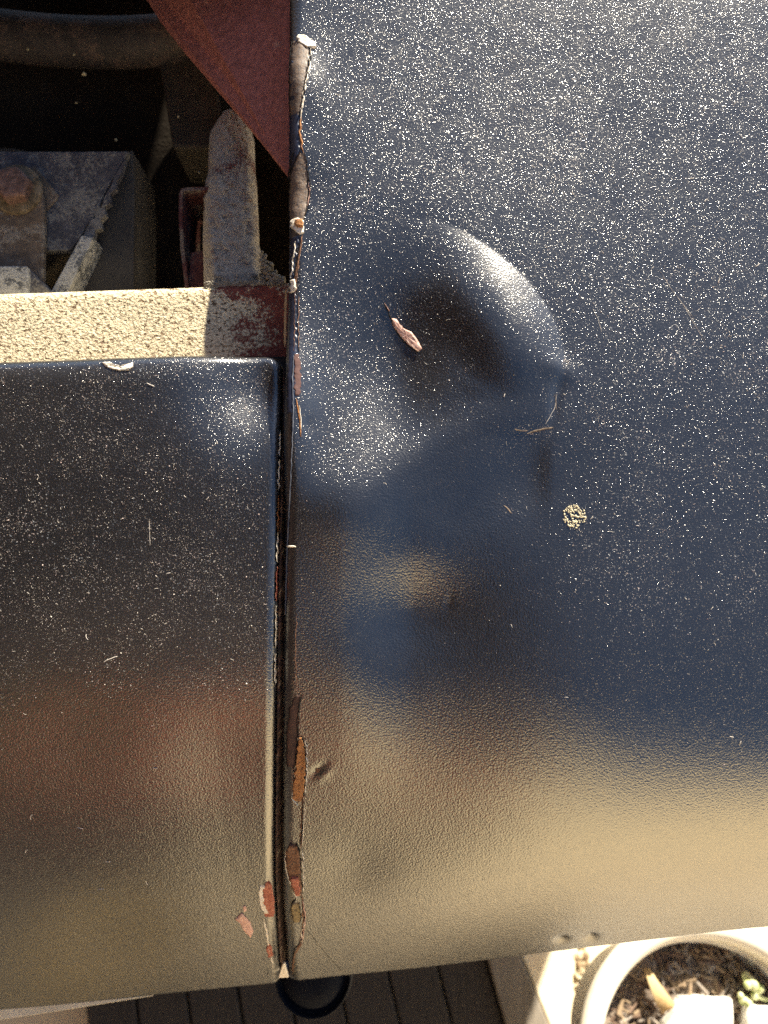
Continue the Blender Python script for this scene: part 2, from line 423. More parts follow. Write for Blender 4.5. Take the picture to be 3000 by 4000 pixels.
# skirts turned down along right and top edges
idx = np.arange(nv).reshape(nr, nc)
loop = np.concatenate([idx[::-1, 0], idx[0, 1:]])
nl = Ln.reshape(-1, 3)[loop]
outv, outf, mi = [verts], [faces], [np.zeros(len(faces), int)]
prev = loop; base_i = nv; lean = np.concatenate([np.ones(nr - 16), np.linspace(1, 0, 16), np.zeros(len(loop) - nr)])
for k, d in enumerate((.003, .009, .020)):
    jit = np.array([mnoise.noise(Vector(p) * 260) for p in verts[loop]]) * .0004 * (k + 1)
    nvv = verts[loop] - nl * d + np.array([1.0, 0, 0]) * (lean * .0034 * min(1, d / .009) - jit)[:, None]
    cur = base_i + np.arange(len(loop)); base_i += len(loop)
    outv.append(nvv); outf.append(np.stack([prev[:-1], prev[1:], cur[1:], cur[:-1]], -1)); mi.append(np.full(len(loop) - 1, 1))
    prev = cur
lv = np.concatenate(outv)
pl = proj(base(xg, sg)); dl = dust_left(pl[..., 0], pl[..., 1]).ravel()
left_o = obj('front_panel', lv, np.concatenate(outf), None, car, mats=[PAINT, EDGE], midx=np.concatenate(mi))
left_o['label'] = 'left hand black panel with a rounded rolled top corner'
a = left_o.data.attributes.new('dust', 'FLOAT', 'POINT')
a.data.foreach_set('value', np.concatenate([dl, np.full(len(lv) - nv, .2)]).astype(np.float32))
def left_px(px, py, h=0.0):
    x, s = inv(px, py); return left(x, s, np.full(np.shape(x), h))[0]

# ---- pieces lying on the painted skins --------------------------------------------------
def rows_patch(name, rows, fn, mat, parent, h=.0005, bump=.0004, ncol=9, step=5, label=None, seed=0, edge=2.2):
    """a ragged flake given by photo rows (y, x_left, x_right), laid on skin 'fn' with real thickness"""
    r = np.array(rows, float); ys = np.arange(r[0, 0], r[-1, 0] + .1, min(step, 2.5))
    xl = np.interp(ys, r[:, 0], r[:, 1]); xr = np.interp(ys, r[:, 0], r[:, 2])
    for i, y in enumerate(ys):
        xl[i] += edge * 2 * mnoise.noise((y * .11, seed, 0)) + edge * .9 * mnoise.noise((y * .22, seed, 9)) + edge * .4 * mnoise.noise((y * .45, seed, 2)); xr[i] += edge * 2 * mnoise.noise((y * .11, seed, 5)) + edge * .9 * mnoise.noise((y * .2, seed, 3)) + edge * .4 * mnoise.noise((y * .42, seed, 4))
    xr = np.maximum(xr, xl + .8)
    t = np.concatenate([[0], np.linspace(0, 1, ncol), [1]])
    PX = xl[:, None] + (xr - xl)[:, None] * t; PY = np.repeat(ys[:, None], len(t), 1)
    H = np.full(PX.shape, h)
    for i in range(PX.shape[0]):
        for j in range(PX.shape[1]): H[i, j] += bump * mnoise.fractal((PX[i, j] * .07, PY[i, j] * .05, seed), 1, 2, 2)
    H = np.maximum(H, .0001)
    H[:, 0] = H[:, -1] = -.0004; H[0] = H[-1] = -.0004
    P = fn(PX, PY, H)
    o = obj(name, P.reshape(-1, 3), grid_faces(*P.shape[:2]), mat, parent)
    if label: o['label'] = label
    if 'rust' in name and r[-1, 0] - r[0, 0] > 40:  # dark lines drawn along both patch edges as the shadow under them
        ribbon('crack_edge_shade', list(zip(xr + .6, ys)), 1.2, fn, CRACK_AND_SHADE, parent, .0007, 4, .8, seed + 200)
        ribbon('crack_edge_shade', list(zip(xl - .4, ys)), .8, fn, CRACK_AND_SHADE, parent, .0006, 4, .8, seed + 300)
    return o
def ribbon(name, pts, wpx, fn, mat, parent, h=.0003, step=6, wob=1.0, seed=0, label=None, taper=True, crown=.0002):
    """a thin line (crack, edge shade, scratch, lifted paint lip) following a photo polyline on skin 'fn'"""
    p = np.array(pts, float); seg = np.hypot(*np.diff(p, axis=0).T); L = np.concatenate([[0], np.cumsum(seg)])
    t = np.linspace(0, L[-1], max(4, int(L[-1] / step))); c = np.stack([np.interp(t, L, p[:, 0]), np.interp(t, L, p[:, 1])], -1)
    c[:, 0] += [wob * 1.6 * mnoise.noise((a * .09, seed, 1)) + wob * .8 * mnoise.noise((a * .3, seed, 4)) for a in t]
    d = np.gradient(c, axis=0); d /= np.linalg.norm(d, axis=1, keepdims=True); n = np.stack([-d[:, 1], d[:, 0]], -1)
    ww = wpx * np.array([.7 + .5 * mnoise.noise((a * .07, seed, 7)) + .3 * mnoise.noise((a * .25, seed, 2)) for a in t])
    if taper: ww = ww * np.clip(np.minimum(t, L[-1] - t) / (.12 * L[-1]), .15, 1)
    ww = np.maximum(ww, .25)
    Q = np.stack([c - n * ww[:, None], c, c + n * ww[:, None]], 1)
    H = np.stack([np.full(len(t), h * .3), np.full(len(t), h + crown), np.full(len(t), h * .3)], 1)
    P = fn(Q[..., 0], Q[..., 1], H)
    o = obj(name, P.reshape(-1, 3), grid_faces(*P.shape[:2]), mat, parent)
    if label: o['label'] = label
    return o
def poly_patch(name, pts, fn, mat, parent, h=.0004, label=None, seed=0):
    p = np.array(pts, float); q = []
    for a, b in zip(p, np.roll(p, -1, 0)):
        k = max(2, int(np.hypot(*(b - a)) / 4))
        for i in range(k):
            z = a + (b - a) * i / k; q.append(z + [1.2 * mnoise.noise((z[0] * .2, z[1] * .2, seed)), 1.2 * mnoise.noise((z[0] * .2, z[1] * .2, seed + 5))])
    q = np.array(q); c = q.mean(0); n = len(q); V = [fn(q[:, 0], q[:, 1], np.full(n, -.0003)), fn(q[:, 0], q[:, 1], np.full(n, h))]
    for s in (.7, .4): z = c + (q - c) * s; V.append(fn(z[:, 0], z[:, 1], h * (1 + .4 * rng.standard_normal(n).clip(-1, 1))))
    V.append(fn(c[:1], c[1:], np.array([h])).reshape(1, 3)) if False else V.append(fn(np.array([c[0]]), np.array([c[1]]), np.array([h])))
    V = np.concatenate(V); F = []
    for r in range(3):
        for i in range(n): j = (i + 1) % n; F.append([r * n + i, r * n + j, (r + 1) * n + j, (r + 1) * n + i])
    for i in range(n): F.append([3 * n + i, 3 * n + (i + 1) % n, 4 * n])
    o = obj(name, V, F, mat, parent)
    if label: o['label'] = label
    return o
W, Lf = wing_px, left_px
CRACK_AND_SHADE = simple('crack_and_shade_dark', [(.006, .005, .005), (.02, .015, .012)], 200, .95)
NAVYEDGE = simple('navy_old_paint', [(.008, .012, .03), (.02, .028, .06)], 80, .35, ((400, .3, .0003),), spec=.6)

# top of the wing's rolled edge: bare metal with torn filler round it
rows_patch('rust_patch', [(86, 634, 652), (100, 629, 668), (130, 628, 668), (170, 627, 662), (210, 627, 656), (250, 628, 648), (256, 632, 646)], W, BARE, wing_o, .0004, .0003, label='bare brown metal patch at the top of the rolled edge', seed=1)
rows_patch('rust_patch', [(332, 650, 657), (350, 638, 662), (375, 628, 665), (410, 625, 667), (445, 625, 663), (470, 627, 658), (480, 630, 654)], W, BARE, wing_o, .0004, .0003, label='long bare brown metal patch beside the dark opening', seed=2)
rows_patch('torn_filler', [(76, 646, 653), (84, 641, 665), (94, 646, 678), (103, 658, 684), (110, 668, 678)], W, FILLER, wing_o, .0009, .0006, 7, 3, 'bright cream filler flake at the head of the torn edge', 3)
ribbon('torn_filler', [(674, 106), (668, 130), (670, 150), (663, 175), (658, 200), (652, 240), (650, 262)], 3.0, W, FILLER, wing_o, .0006, 3, 2.6, 4)
ribbon('torn_filler', [(650, 262), (648, 290), (652, 318), (655, 335)], 2.6, W, RUST_ORANGE, wing_o, .0008, 4, 1.4, 5)
ribbon('torn_filler', [(667, 395), (669, 420), (664, 445)], 2.2, W, PRIMER, wing_o, .0007, 4, 1.2, 6)
rows_patch('torn_filler', [(468, 630, 640), (478, 628, 656), (490, 632, 657), (500, 640, 656), (508, 648, 653)], W, FILLER, wing_o, .0009, .0007, 7, 3, None, 7)
rows_patch('rust_patch', [(474, 640, 652), (484, 640, 655), (494, 646, 655)], W, RUST_ORANGE, wing_o, .0021, .0004, 5, 3, None, 8)
ribbon('crack_edge_shade', [(653, 508), (648, 545), (641, 580), (637, 602)], 2.4, W, RUST, wing_o, .0005, 4, 1.2, 9)
rows_patch('torn_filler', [(600, 632, 637), (612, 630, 640), (622, 628, 641), (632, 628, 634)], W, FILLER, wing_o, .0012, .0005, 5, 3, None, 10)
rows_patch('old_paint_strip', [(118, 625, 632), (262, 625, 647), (300, 624, 646), (330, 624, 648), (362, 624, 630)], W, NAVYEDGE, wing_o, .0003, .0001, 6, 8, None, 11)
rows_patch('old_paint_strip', [(508, 628, 646), (560, 624, 638), (600, 622, 634), (640, 621, 640), (740, 620, 642), (860, 622, 638), (900, 622, 632)], W, NAVYEDGE, wing_o, .0003, .0001, 6, 8, None, 12)
rows_patch('primer_patch', [(765, 636, 645), (790, 637, 650), (830, 637, 651), (860, 640, 648)], W, simple('purple_primer', [(.06, .025, .025), (.10, .05, .045)], 200, .8), wing_o, .0004, .0002, 6, 4, None, 13)
ribbon('crack_edge_shade', [(641, 865), (646, 890), (650, 920), (651, 946)], 2.2, W, RUST_ORANGE, wing_o, .0006, 4, .8, 14)
ribbon('torn_filler', [(648, 880), (651, 905), (652, 930)], 1.2, W, FILLER, wing_o, .0007, 4, .6, 15)
ribbon('crack_edge_shade', [(636, 770), (634, 820), (636, 900), (632, 1000), (626, 1100), (620, 1200), (616, 1330)], 1.3, W, simple('bluish_edge', [(.05, .06, .09), (.12, .13, .16)], 200, .5), wing_o, .0006, 8, .8, 16)
rows_patch('torn_filler', [(1177, 622, 630), (1180, 620, 642), (1184, 622, 636)], W, FILLER, wing_o, .0007, .0003, 6, 2, None, 17)
# lower part of the rolled edge
ribbon('crack_edge_shade', [(654, 1490), (646, 1530), (640, 1560), (644, 1590), (650, 1612)], 1.6, W, CRACK_AND_SHADE, wing_o, .0003, 4, 1.2, 20)
rows_patch('rust_patch', [(1500, 640, 648), (1530, 626, 646), (1580, 620, 644), (1640, 618, 640), (1660, 622, 634)], W, simple('brown_stain', [(.05, .03, .025), (.12, .06, .045)], 160, .8), wing_o, .0002, .00015, 7, 5, 'thin brown rust stain above the orange blister', 21)
rows_patch('rust_patch', [(1590, 646, 652), (1610, 644, 657), (1640, 641, 660), (1680, 637, 659), (1700, 633, 657), (1720, 634, 654), (1732, 640, 650)], W, RUST_ORANGE, wing_o, .0010, .0006, 9, 4, 'orange rust blister low on the seam edge', 22)
ribbon('crack_edge_shade', [(655, 1728), (652, 1760), (653, 1790), (648, 1828)], 2.3, W, CRACK_AND_SHADE, wing_o, .0004, 4, 1.4, 23)
ribbon('torn_filler', [(659, 1735), (656, 1780), (653, 1825)], 1.0, W, FILLER, wing_o, .0006, 4, 1.0, 24)
rows_patch('rust_patch', [(1822, 628, 640), (1840, 619, 647), (1870, 620, 649), (1900, 628, 651), (1920, 634, 652), (1936, 642, 648)], W, RUST, wing_o, .0012, .0008, 9, 4, 'dark brown flaked rust patch near the foot of the seam', 25)
rows_patch('primer_patch', [(1888, 630, 644), (1905, 632, 648), (1922, 638, 649), (1932, 642, 647)], W, REDPRIMER, wing_o, .0021, .0005, 6, 4, None, 26)
ribbon('torn_filler', [(618, 1840), (617, 1865), (622, 1890), (632, 1915), (642, 1938)], 1.5, W, FILLER, wing_o, .0010, 4, 1.2, 27)
ribbon('crack_edge_shade', [(650, 1936), (655, 1960), (658, 1985), (652, 2020), (648, 2036), (637, 2050), (632, 2075), (630, 2100), (634, 2112)], 2.2, W, CRACK_AND_SHADE, wing_o, .0004, 4, 1.6, 28)
ribbon('torn_filler', [(654, 1945), (660, 1978), (656, 2015), (652, 2040)], 1.4, W, PRIMER, wing_o, .0007, 4, 1.4, 29)
rows_patch('rust_patch', [(1948, 632, 645), (1965, 630, 648), (1985, 632, 650), (1995, 638, 646)], W, simple('ochre_rust', [(.10, .07, .04), (.26, .20, .10), (.14, .10, .08)], 260, .9), wing_o, .0005, .0004, 6, 4, None, 30)
ribbon('crack_edge_shade', [(656, 2000), (680, 2030), (710, 2068), (742, 2102)], .8, W, CRACK_AND_SHADE, wing_o, .0001, 6, .8, 31, taper=True, crown=.00005)
for k, pts in enumerate([[(651, 250), (648, 290), (654, 335)], [(654, 505), (647, 545), (640, 600), (637, 640), (636, 760)], [(640, 1330), (638, 1420), (642, 1500)], [(655, 1700), (652, 1770), (650, 1835)], [(651, 1925), (657, 1985), (648, 2040), (634, 2070), (631, 2112)]]):
    ribbon('rust_stain', pts, [3, 2.2, 1.2, 3, 3.2][k], W, RUST, wing_o, .00025, 4, 2.2, 120 + k)
# tear in the dent
poly_patch('primer_patch', [(849, 676), (860, 678), (868, 690), (878, 700), (892, 706), (905, 724), (915, 744), (906, 749), (886, 734), (866, 710), (852, 692)], W, PRIMER, wing_o, .0004, 'pink primer bared by the slit inside the dent', 40)
ribbon('crack_edge_shade', [(831, 646), (842, 664), (853, 690), (868, 716), (884, 732), (904, 750)], 2.6, W, CRACK_AND_SHADE, wing_o, .0003, 4, 1.5, 41)
ribbon('torn_filler', [(832, 644), (844, 662)], 1.2, W, PRIMER, wing_o, .0006, 3, .8, 42)
ribbon('torn_filler', [(880, 722), (892, 736), (908, 750)], 1.2, W, FILLER, wing_o, .0007, 3, .8, 43)
rows_patch('rust_patch', [(1660, 682, 692), (1666, 680, 690), (1672, 682, 686)], W, RUST, wing_o, .0003, .0002, 5, 2, None, 44)
# chips on the left panel
poly_patch('paint_chip', [(217, 781), (235, 780), (250, 787), (266, 789), (285, 781), (286, 792), (276, 799), (258, 800), (240, 796), (226, 790)], Lf, FILLER, left_o, .0006, 'white chip on the rolled top edge', 50)
poly_patch('paint_chip', [(507, 1986), (522, 1972), (534, 1986), (540, 1992), (547, 2012), (541, 2026), (526, 2010), (518, 1994)], Lf, PRIMER, left_o, .0003, 'pink primer chip near the foot of the seam', 51)
poly_patch('paint_chip', [(524, 1958), (531, 1957), (533, 1966), (527, 1970)], Lf, PRIMER, left_o, .0003, None, 52)
rows_patch('paint_chip', [(1905, 574, 582), (1925, 569, 590), (1950, 568, 592), (1972, 570, 592), (1984, 574, 590)], Lf, REDPRIMER, left_o, .0005, .0004, 7, 4, 'large red primer chip on the right edge', 53)
rows_patch('paint_chip', [(1912, 563, 571), (1930, 559, 567), (1945, 561, 570), (1962, 565, 574), (1975, 572, 580)], Lf, FILLER, left_o, .0009, .0005, 6, 4, None, 54)
ribbon('paint_chip', [(570, 1985), (575, 2010), (578, 2035), (584, 2060), (590, 2090)], 2.6, Lf, FILLER, left_o, .0006, 4, 2, 55)
rows_patch('paint_chip', [(2040, 578, 584), (2055, 576, 588), (2070, 582, 588)], Lf, REDPRIMER, left_o, .0008, .0003, 5, 3, None, 56)
ribbon('scratch', [(322, 1122), (324, 1178)], .7, Lf, DUSTM, left_o, .0001, 6, .4, 57, crown=.00005)
for k, pts in enumerate([[(1474, 655), (1490, 685), (1522, 738)], [(1280, 668), (1292, 690), (1299, 718)], [(1425, 585), (1450, 625), (1500, 690)], [(1180, 915), (1200, 880), (1203, 850)]]):
    ribbon('scratch', pts, .55, W, DUSTM, wing_o, .0001, 5, .5, 60 + k, crown=.00004)
# flaking grime on the left panel's turned edge, facing the gap
for k, (y0, y1) in enumerate([(925, 985), (990, 1060), (1070, 1150), (1150, 1215), (1225, 1300), (1310, 1400), (1415, 1480)]):
    yy = np.linspace(y0, y1, 5); xx = np.interp(yy, [p[1] for p in RE], [p[0] for p in RE])
    ribbon('edge_flake', [(a - 2.2, b) for a, b in zip(xx, yy)], 2.2, Lf, [FILLER, FILLER, RUST_ORANGE, FILLER, REDPRIMER, FILLER, FILLER][k], left_o, -.0028, 4, 2.0, 70 + k)

# ---- settled dust: grains and lint as real bits on the paint ---------------------------
def specks(name, fn_xs, dens, n, parent, xr, sr, seed, mats, big=1.0, clusters=()):
    r = np.random.default_rng(seed); V, F, M = [], [], []
    x = r.uniform(*xr, n * 6); s = r.uniform(*sr, n * 6); p = proj(base(x, s))
    d = dens(p[:, 0], p[:, 1])
    cl = np.array([.5 + .9 * mnoise.noise((a * 38, b * 38, seed)) + .5 * mnoise.noise((a * 120, b * 120, seed)) for a, b in zip(x, s)])
    ok = (r.random(n * 6) < d * np.clip(cl * 1.3 - .2, .06, 1.3)) & (p[:, 0] > -20) & (p[:, 0] < 1690) & (p[:, 1] > -20)
    x, s = x[ok][:n], s[ok][:n]
    rad = (.00008 + .00015 * r.random(len(x)) ** 3) * big
    rad = np.where(r.random(len(x)) < .05, rad * 2.1, rad)
    for cx_, cy_, cr, cn, cs in clusters:
        a, q = r.uniform(0, 6.283, cn), cr * np.sqrt(r.random(cn)); gx, gs = inv(cx_ + q * np.cos(a), cy_ + q * np.sin(a))
        x, s, rad = np.concatenate([x, gx]), np.concatenate([s, gs]), np.concatenate([rad, cs * (.6 + .7 * r.random(cn))])
    P = fn_xs(x, s, .0001); N = base_n(x, s); T1 = nrm(np.cross(N, [0, 1.0, 0.3])); T2 = np.cross(N, T1)
    for i in range(len(x)):
        k = 5; a0 = r.uniform(0, 6.28); el = r.uniform(.45, 1); b = len(V); tl = r.uniform(-.5, .5, 2)
        c, q = math.cos(a0), math.sin(a0)
        for j in range(k):
            an = j * 6.2832 / k; rr = rad[i] * r.uniform(.75, 1.2); ux, uy = rr * math.cos(an), rr * el * math.sin(an)
            ux, uy = ux * c - uy * q, ux * q + uy * c
            V.append(P[i] + T1[i] * ux + T2[i] * uy + N[i] * (rad[i] * .1 + .3 * (tl[0] * ux + tl[1] * uy)))
        V.append(P[i] + N[i] * rad[i] * .8)
        m = r.choice(len(mats), p=[.52, .26, .22])
        for j in range(k): F.append([b + j, b + (j + 1) % k, b + k]); M.append(m)
    return obj(name, V, F, None, parent, False, 'stuff', mats, M)
def lint(name, fn_xs, dens, n, parent, xr, sr, seed, extra=()):
    r = np.random.default_rng(seed); V, F = [], []
    x = r.uniform(*xr, n * 8); s = r.uniform(*sr, n * 8); p = proj(base(x, s)); d = dens(p[:, 0], p[:, 1])
    ok = (r.random(n * 8) < d ** 1.3) & (p[:, 0] > 0) & (p[:, 0] < 1660) & (p[:, 1] > 0); x, s = x[ok][:n], s[ok][:n]
    L = .0006 + .0022 * r.random(len(x)) ** 2; Wd = r.uniform(.00006, .00014, len(x))
    for ex, ey, el in extra:
        gx, gs = inv(np.array([ex]), np.array([ey])); x = np.append(x, gx); s = np.append(s, gs); L = np.append(L, el); Wd = np.append(Wd, .0002)
    for i in range(len(x)):
        a = r.uniform(0, 6.28); cv = r.uniform(-1.6, 1.6); k = 6; u, v = x[i], s[i]; pts = []
        for j in range(k): pts.append((u, v)); u += L[i] / k * math.cos(a); v += L[i] / k * math.sin(a); a += cv / k + r.uniform(-.25, .25)
        pts = np.array(pts); d = np.gradient(pts, axis=0); d /= np.linalg.norm(d, axis=1, keepdims=True); nn = np.stack([-d[:, 1], d[:, 0]], -1) * Wd[i]
        h = .0002 + .0003 * np.abs(np.sin(np.linspace(0, 3.1, k))) * r.random()
        A = fn_xs(pts[:, 0] + nn[:, 0], pts[:, 1] + nn[:, 1], h); Bq = fn_xs(pts[:, 0] - nn[:, 0], pts[:, 1] - nn[:, 1], h); Cq = fn_xs(pts[:, 0], pts[:, 1], h + Wd[i])
        b = len(V); V += list(A) + list(Cq) + list(Bq)
        for j in range(k - 1): F.append([b + j, b + j + 1, b + k + j + 1, b + k + j]); F.append([b + k + j, b + k + j + 1, b + 2 * k + j + 1, b + 2 * k + j])
    return obj(name, V, F, DUSTM, parent, True, 'stuff')
DUST3 = [simple('grey_dust', [(.13, .12, .12), (.24, .22, .21)], 700, .95, ()), simple('pinkish_dust', [(.36, .27, .26), (.44, .38, .36)], 700, .95, ()), DUSTM]
def dens_w(px, py):
    d = dust_of(px, py) * (.45 + .55 * ss(1000, 1350, px) * (1 - ss(1150, 1500, py)) + .35 * (1 - ss(250, 700, py)))
    return np.clip(d, .004, 1) * (px > 640)
def dens_l(px, py): return np.clip(dust_left(px, py) ** 1.2, .03, 1) * .8 * (px < 590) * (py > 775)
leftf = lambda x, s, h: left(x, s, np.broadcast_to(h, np.shape(x)))[0]
CL = [(1110, 140, 24, 60, .00016), (1290, 905, 22, 22, .0002), (1270, 880, 14, 12, .00018), (1015, 795, 12, 14, .00016), (1640, 250, 12, 12, .0002), *[(random.uniform(1420, 1655), random.uniform(480, 1050), random.uniform(4, 22), random.randint(3, 9), random.uniform(.00016, .00034)) for _ in range(34)], *[(random.uniform(680, 1655), random.uniform(0, 1300), random.uniform(3, 14), random.randint(2, 6), random.uniform(.00012, .00026)) for _ in range(40)], (1560, 600, 18, 14, .0003), (1595, 470, 30, 16, .0003), (1485, 385, 16, 9, .00026),
      (1150, 932, 20, 26, .00016), (1185, 928, 12, 16, .00015), (1122, 928, 12, 10, .00013), (1222, 785, 9, 26, .00022), (1100, 1090, 22, 16, .00015), (1250, 1152, 12, 16, .0002), (1130, 580, 12, 8, .0002), (1065, 570, 12, 6, .0002), (790, 245, 12, 10, .0002), (880, 1180, 5, 2, .0002)]
specks('dust_speck', wing, dens_w, 13000, wing_o, (-.06, .25), (-.34, .27), 11, DUST3, 1.0, CL)
specks('dust_speck', leftf, dens_l, 15000, left_o, (-.27, -.06), (-.085, .33), 12, DUST3, 1.05)
lint('lint_fibre', wing, dens_w, 140, wing_o, (-.05, .25), (-.34, .27), 13, [(1555, 600, .003), (1600, 1600, .003), (1575, 1590, .0025), (1090, 852, .0022), (1490, 385, .003), (1640, 570, .003), (1530, 430, .003), (1240, 420, .002), (1195, 410, .002)])
lint('lint_fibre', leftf, dens_l, 90, left_o, (-.27, -.07), (-.08, .33), 14, [(225, 1430, .009), (318, 828, .005), (190, 1382, .004), (180, 1790, .004), (70, 1760, .005), (240, 1860, .004), (60, 1835, .004), (225, 1920, .005), (320, 1910, .004), (330, 1660, .003)])
# the round dried splat
def splat(cx_, cy_, rpx, n, seed):
    r = np.random.default_rng(seed); V, F = [], []
    a = r.uniform(0, 6.283, n); q = rpx * np.sqrt(r.random(n)); gx, gs = inv(cx_ + q * np.cos(a), cy_ + q * np.sin(a)); P = wing(gx, gs, .0001); N = base_n(gx, gs)
    for i in range(n):
        R = r.uniform(.00025, .0006); M3 = Vector(N[i]).to_track_quat('Z', 'Y').to_matrix(); b = len(V); k = 6; a0 = r.uniform(0, 6)
        for lev, (rr, hh) in enumerate(((1, 0), (.8, .5), (.3, .8))):
            for j in range(k): v = M3 @ Vector((rr * R * math.cos(a0 + j * 1.0472) * r.uniform(.7, 1.2), rr * R * math.sin(a0 + j * 1.0472) * r.uniform(.7, 1.2), hh * R)); V.append(P[i] + np.array(v))
        for lev in range(2):
            for j in range(k): F.append([b + lev * k + j, b + lev * k + (j + 1) % k, b + (lev + 1) * k + (j + 1) % k, b + (lev + 1) * k + j])
        F.append([b + 2 * k + j for j in range(k)])
    return obj('dried_splat', V, F, simple('splat_crust', [(.30, .26, .16), (.62, .56, .40), (.50, .46, .34)], 700, .95, ()), wing_o, True)
splat(1243, 1115, 25, 170, 21)['label'] = 'round crusty pale splat right of the dent'

# ------------------------------------------------------------------ what shows in the opening
def plate(name, pts, depth, th, mat, parent, label=None, bev=.0006, depths=None):
    """flat piece of sheet or bar: photo outline at a depth below the skin, th thick"""
    n = len(pts); dd = depths or [depth] * n
    top = [at_d(x, y, d) for (x, y), d in zip(pts, dd)]
    c1, c2 = np.array(top[1]) - top[0], np.array(top[2]) - top[0]
    ar = sum((pts[i][0] * pts[(i + 1) % n][1] - pts[(i + 1) % n][0] * pts[i][1]) for i in range(n))
    ordr = list(range(n)) if ar < 0 else list(range(n))[::-1]
    top = [top[i] for i in ordr]; bot = [p - TN * th for p in top]
    F = [list(range(n)), list(range(2 * n - 1, n - 1, -1))] + [[i + n, (i + 1) % n + n, (i + 1) % n, i] for i in range(n)]
    o = obj(name, top + bot, F, mat, parent, False)
    if bev: bevel(o, bev, 2)
    if label: o['label'] = label
    return o
def tube(name, pts, rad, mat, parent, seg=20, sub=6):
    P = np.array(pts); n = len(P); t = np.linspace(0, n - 1, (n - 1) * sub + 1)
    def cat(v):
        out = []
        for a in t:
            i = min(int(a), n - 2); u_ = a - i; p0, p1, p2, p3 = v[max(i - 1, 0)], v[i], v[i + 1], v[min(i + 2, n - 1)]
            out.append(.5 * (2 * p1 + (p2 - p0) * u_ + (2 * p0 - 5 * p1 + 4 * p2 - p3) * u_ ** 2 + (3 * p1 - p0 - 3 * p2 + p3) * u_ ** 3))
        return np.array(out)
    c = cat(P); d = nrm(np.gradient(c, axis=0)); e1 = nrm(np.cross(d, TN)); e2 = np.cross(d, e1)
    an = np.linspace(0, 2 * math.pi, seg, endpoint=False)
    V = c[:, None] + rad * (np.cos(an)[None, :, None] * e1[:, None] + np.sin(an)[None, :, None] * e2[:, None])
    nr_ = len(c); F = [[i * seg + j, i * seg + (j + 1) % seg, (i + 1) * seg + (j + 1) % seg, (i + 1) * seg + j] for i in range(nr_ - 1) for j in range(seg)]
    return obj(name, V.reshape(-1, 3), F, mat, parent)
def lathe(name, center, axis, prof, mat, parent, seg=32, jit=0):
    q = Vector(axis).to_track_quat('Z', 'Y').to_matrix(); V, F = [], []
    for r_, h_ in prof:
        for j in range(seg):
            a = 2 * math.pi * j / seg; V.append(np.array(center) + np.array(q @ Vector((r_ * math.cos(a), r_ * math.sin(a), h_))))
    for i in range(len(prof) - 1):
        for j in range(seg): F.append([i * seg + j, i * seg + (j + 1) % seg, (i + 1) * seg + (j + 1) % seg, (i + 1) * seg + j])
    F.append([(len(prof) - 1) * seg + j for j in range(seg)])
    return obj(name, V, F, mat, parent)

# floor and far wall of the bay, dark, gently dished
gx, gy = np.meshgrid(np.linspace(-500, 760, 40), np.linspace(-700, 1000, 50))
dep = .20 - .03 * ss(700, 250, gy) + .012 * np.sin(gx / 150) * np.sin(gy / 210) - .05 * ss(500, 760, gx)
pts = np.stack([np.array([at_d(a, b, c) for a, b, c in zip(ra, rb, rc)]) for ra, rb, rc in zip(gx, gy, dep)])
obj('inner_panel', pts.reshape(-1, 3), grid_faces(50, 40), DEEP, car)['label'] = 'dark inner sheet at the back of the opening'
tube('support_tube', [at_d(-420, -40, .115), at_d(-200, 40, .115), at_d(0, 76, .115), at_d(180, 92, .115), at_d(350, 88, .115), at_d(520, 55, .12), at_d(700, -30, .13)], .0165, PIPEM, car)
# round dark plate low at the left
lathe('round_plate', at_d(0, 470, .165), TN, [(.058, -.02), (.058, -.003), (.055, 0), (.02, .002), (.002, .002)], simple('dark_olive_plate', [(.05, .043, .034), (.075, .062, .05)], 60, .7), car, 48)
plate('folded_stay', [(338, 100), (385, 100), (470, 130), (480, 320), (372, 318), (352, 190)], .118, .05, simple('dark_stay', [(.03, .026, .02), (.05, .043, .036)], 60, .7), car, 'dark folded stay behind the red gusset', .002)

# red triangular gusset under the wing edge, sloping down to the left
gpts = [(310, -14), (180, -420), (632, -420), (632, 395), (618, 374), (560, 300), (480, 205), (400, 112), (345, 42)]
gd = [.078, .080, .014, .014, .016, .028, .046, .060, .071]
plate('gusset_plate', gpts, 0, .0035, OXIDE, car, 'red oxide triangular gusset under the wing edge', .0008, gd)

plate('sun_shield', [(-2600, -2600), (1100, -2600), (700, -200), (650, -70), (-2600, -70)], .012, .004, INNER, car, 'unseen plate added to keep sun out of the opening')  # unseen plate, added only to block sun from the bay
# red rail under the top edge of the left panel
cols = np.linspace(-330, 640, 60); topy = np.interp(cols, [-330, 0, 440, 617, 640], [652, 636, 621, 612, 611])
prof = [(.0, 0)]
rowsR = []
for f_, d_ in ((1, .031), (.8, .031), (.6, .031), (.4, .031), (.25, .031), (.12, .031), (.05, .0312), (.02, .0318), (0, .0332)):
    yy = topy + f_ * (815 - topy); rowsR.append([at_d(a, b, d_ + .0006 * mnoise.noise((a * .01, b * .02, 3))) for a, b in zip(cols, yy)])
last = np.array(rowsR[-1]); upv = nrm(np.array(rowsR[-1]) - np.array(rowsR[0]))
for k, dd_ in enumerate((.003, .010, .035)): rowsR.append(last - TN * dd_ + upv * (.0006, .0006, -.001)[k])
RR = np.array(rowsR)
rail_o = obj('front_rail', RR.reshape(-1, 3), grid_faces(RR.shape[0], RR.shape[1], False), OXIDE_DIRT, car)
rail_o['label'] = 'red rail caked with sand coloured dirt above the left panel'

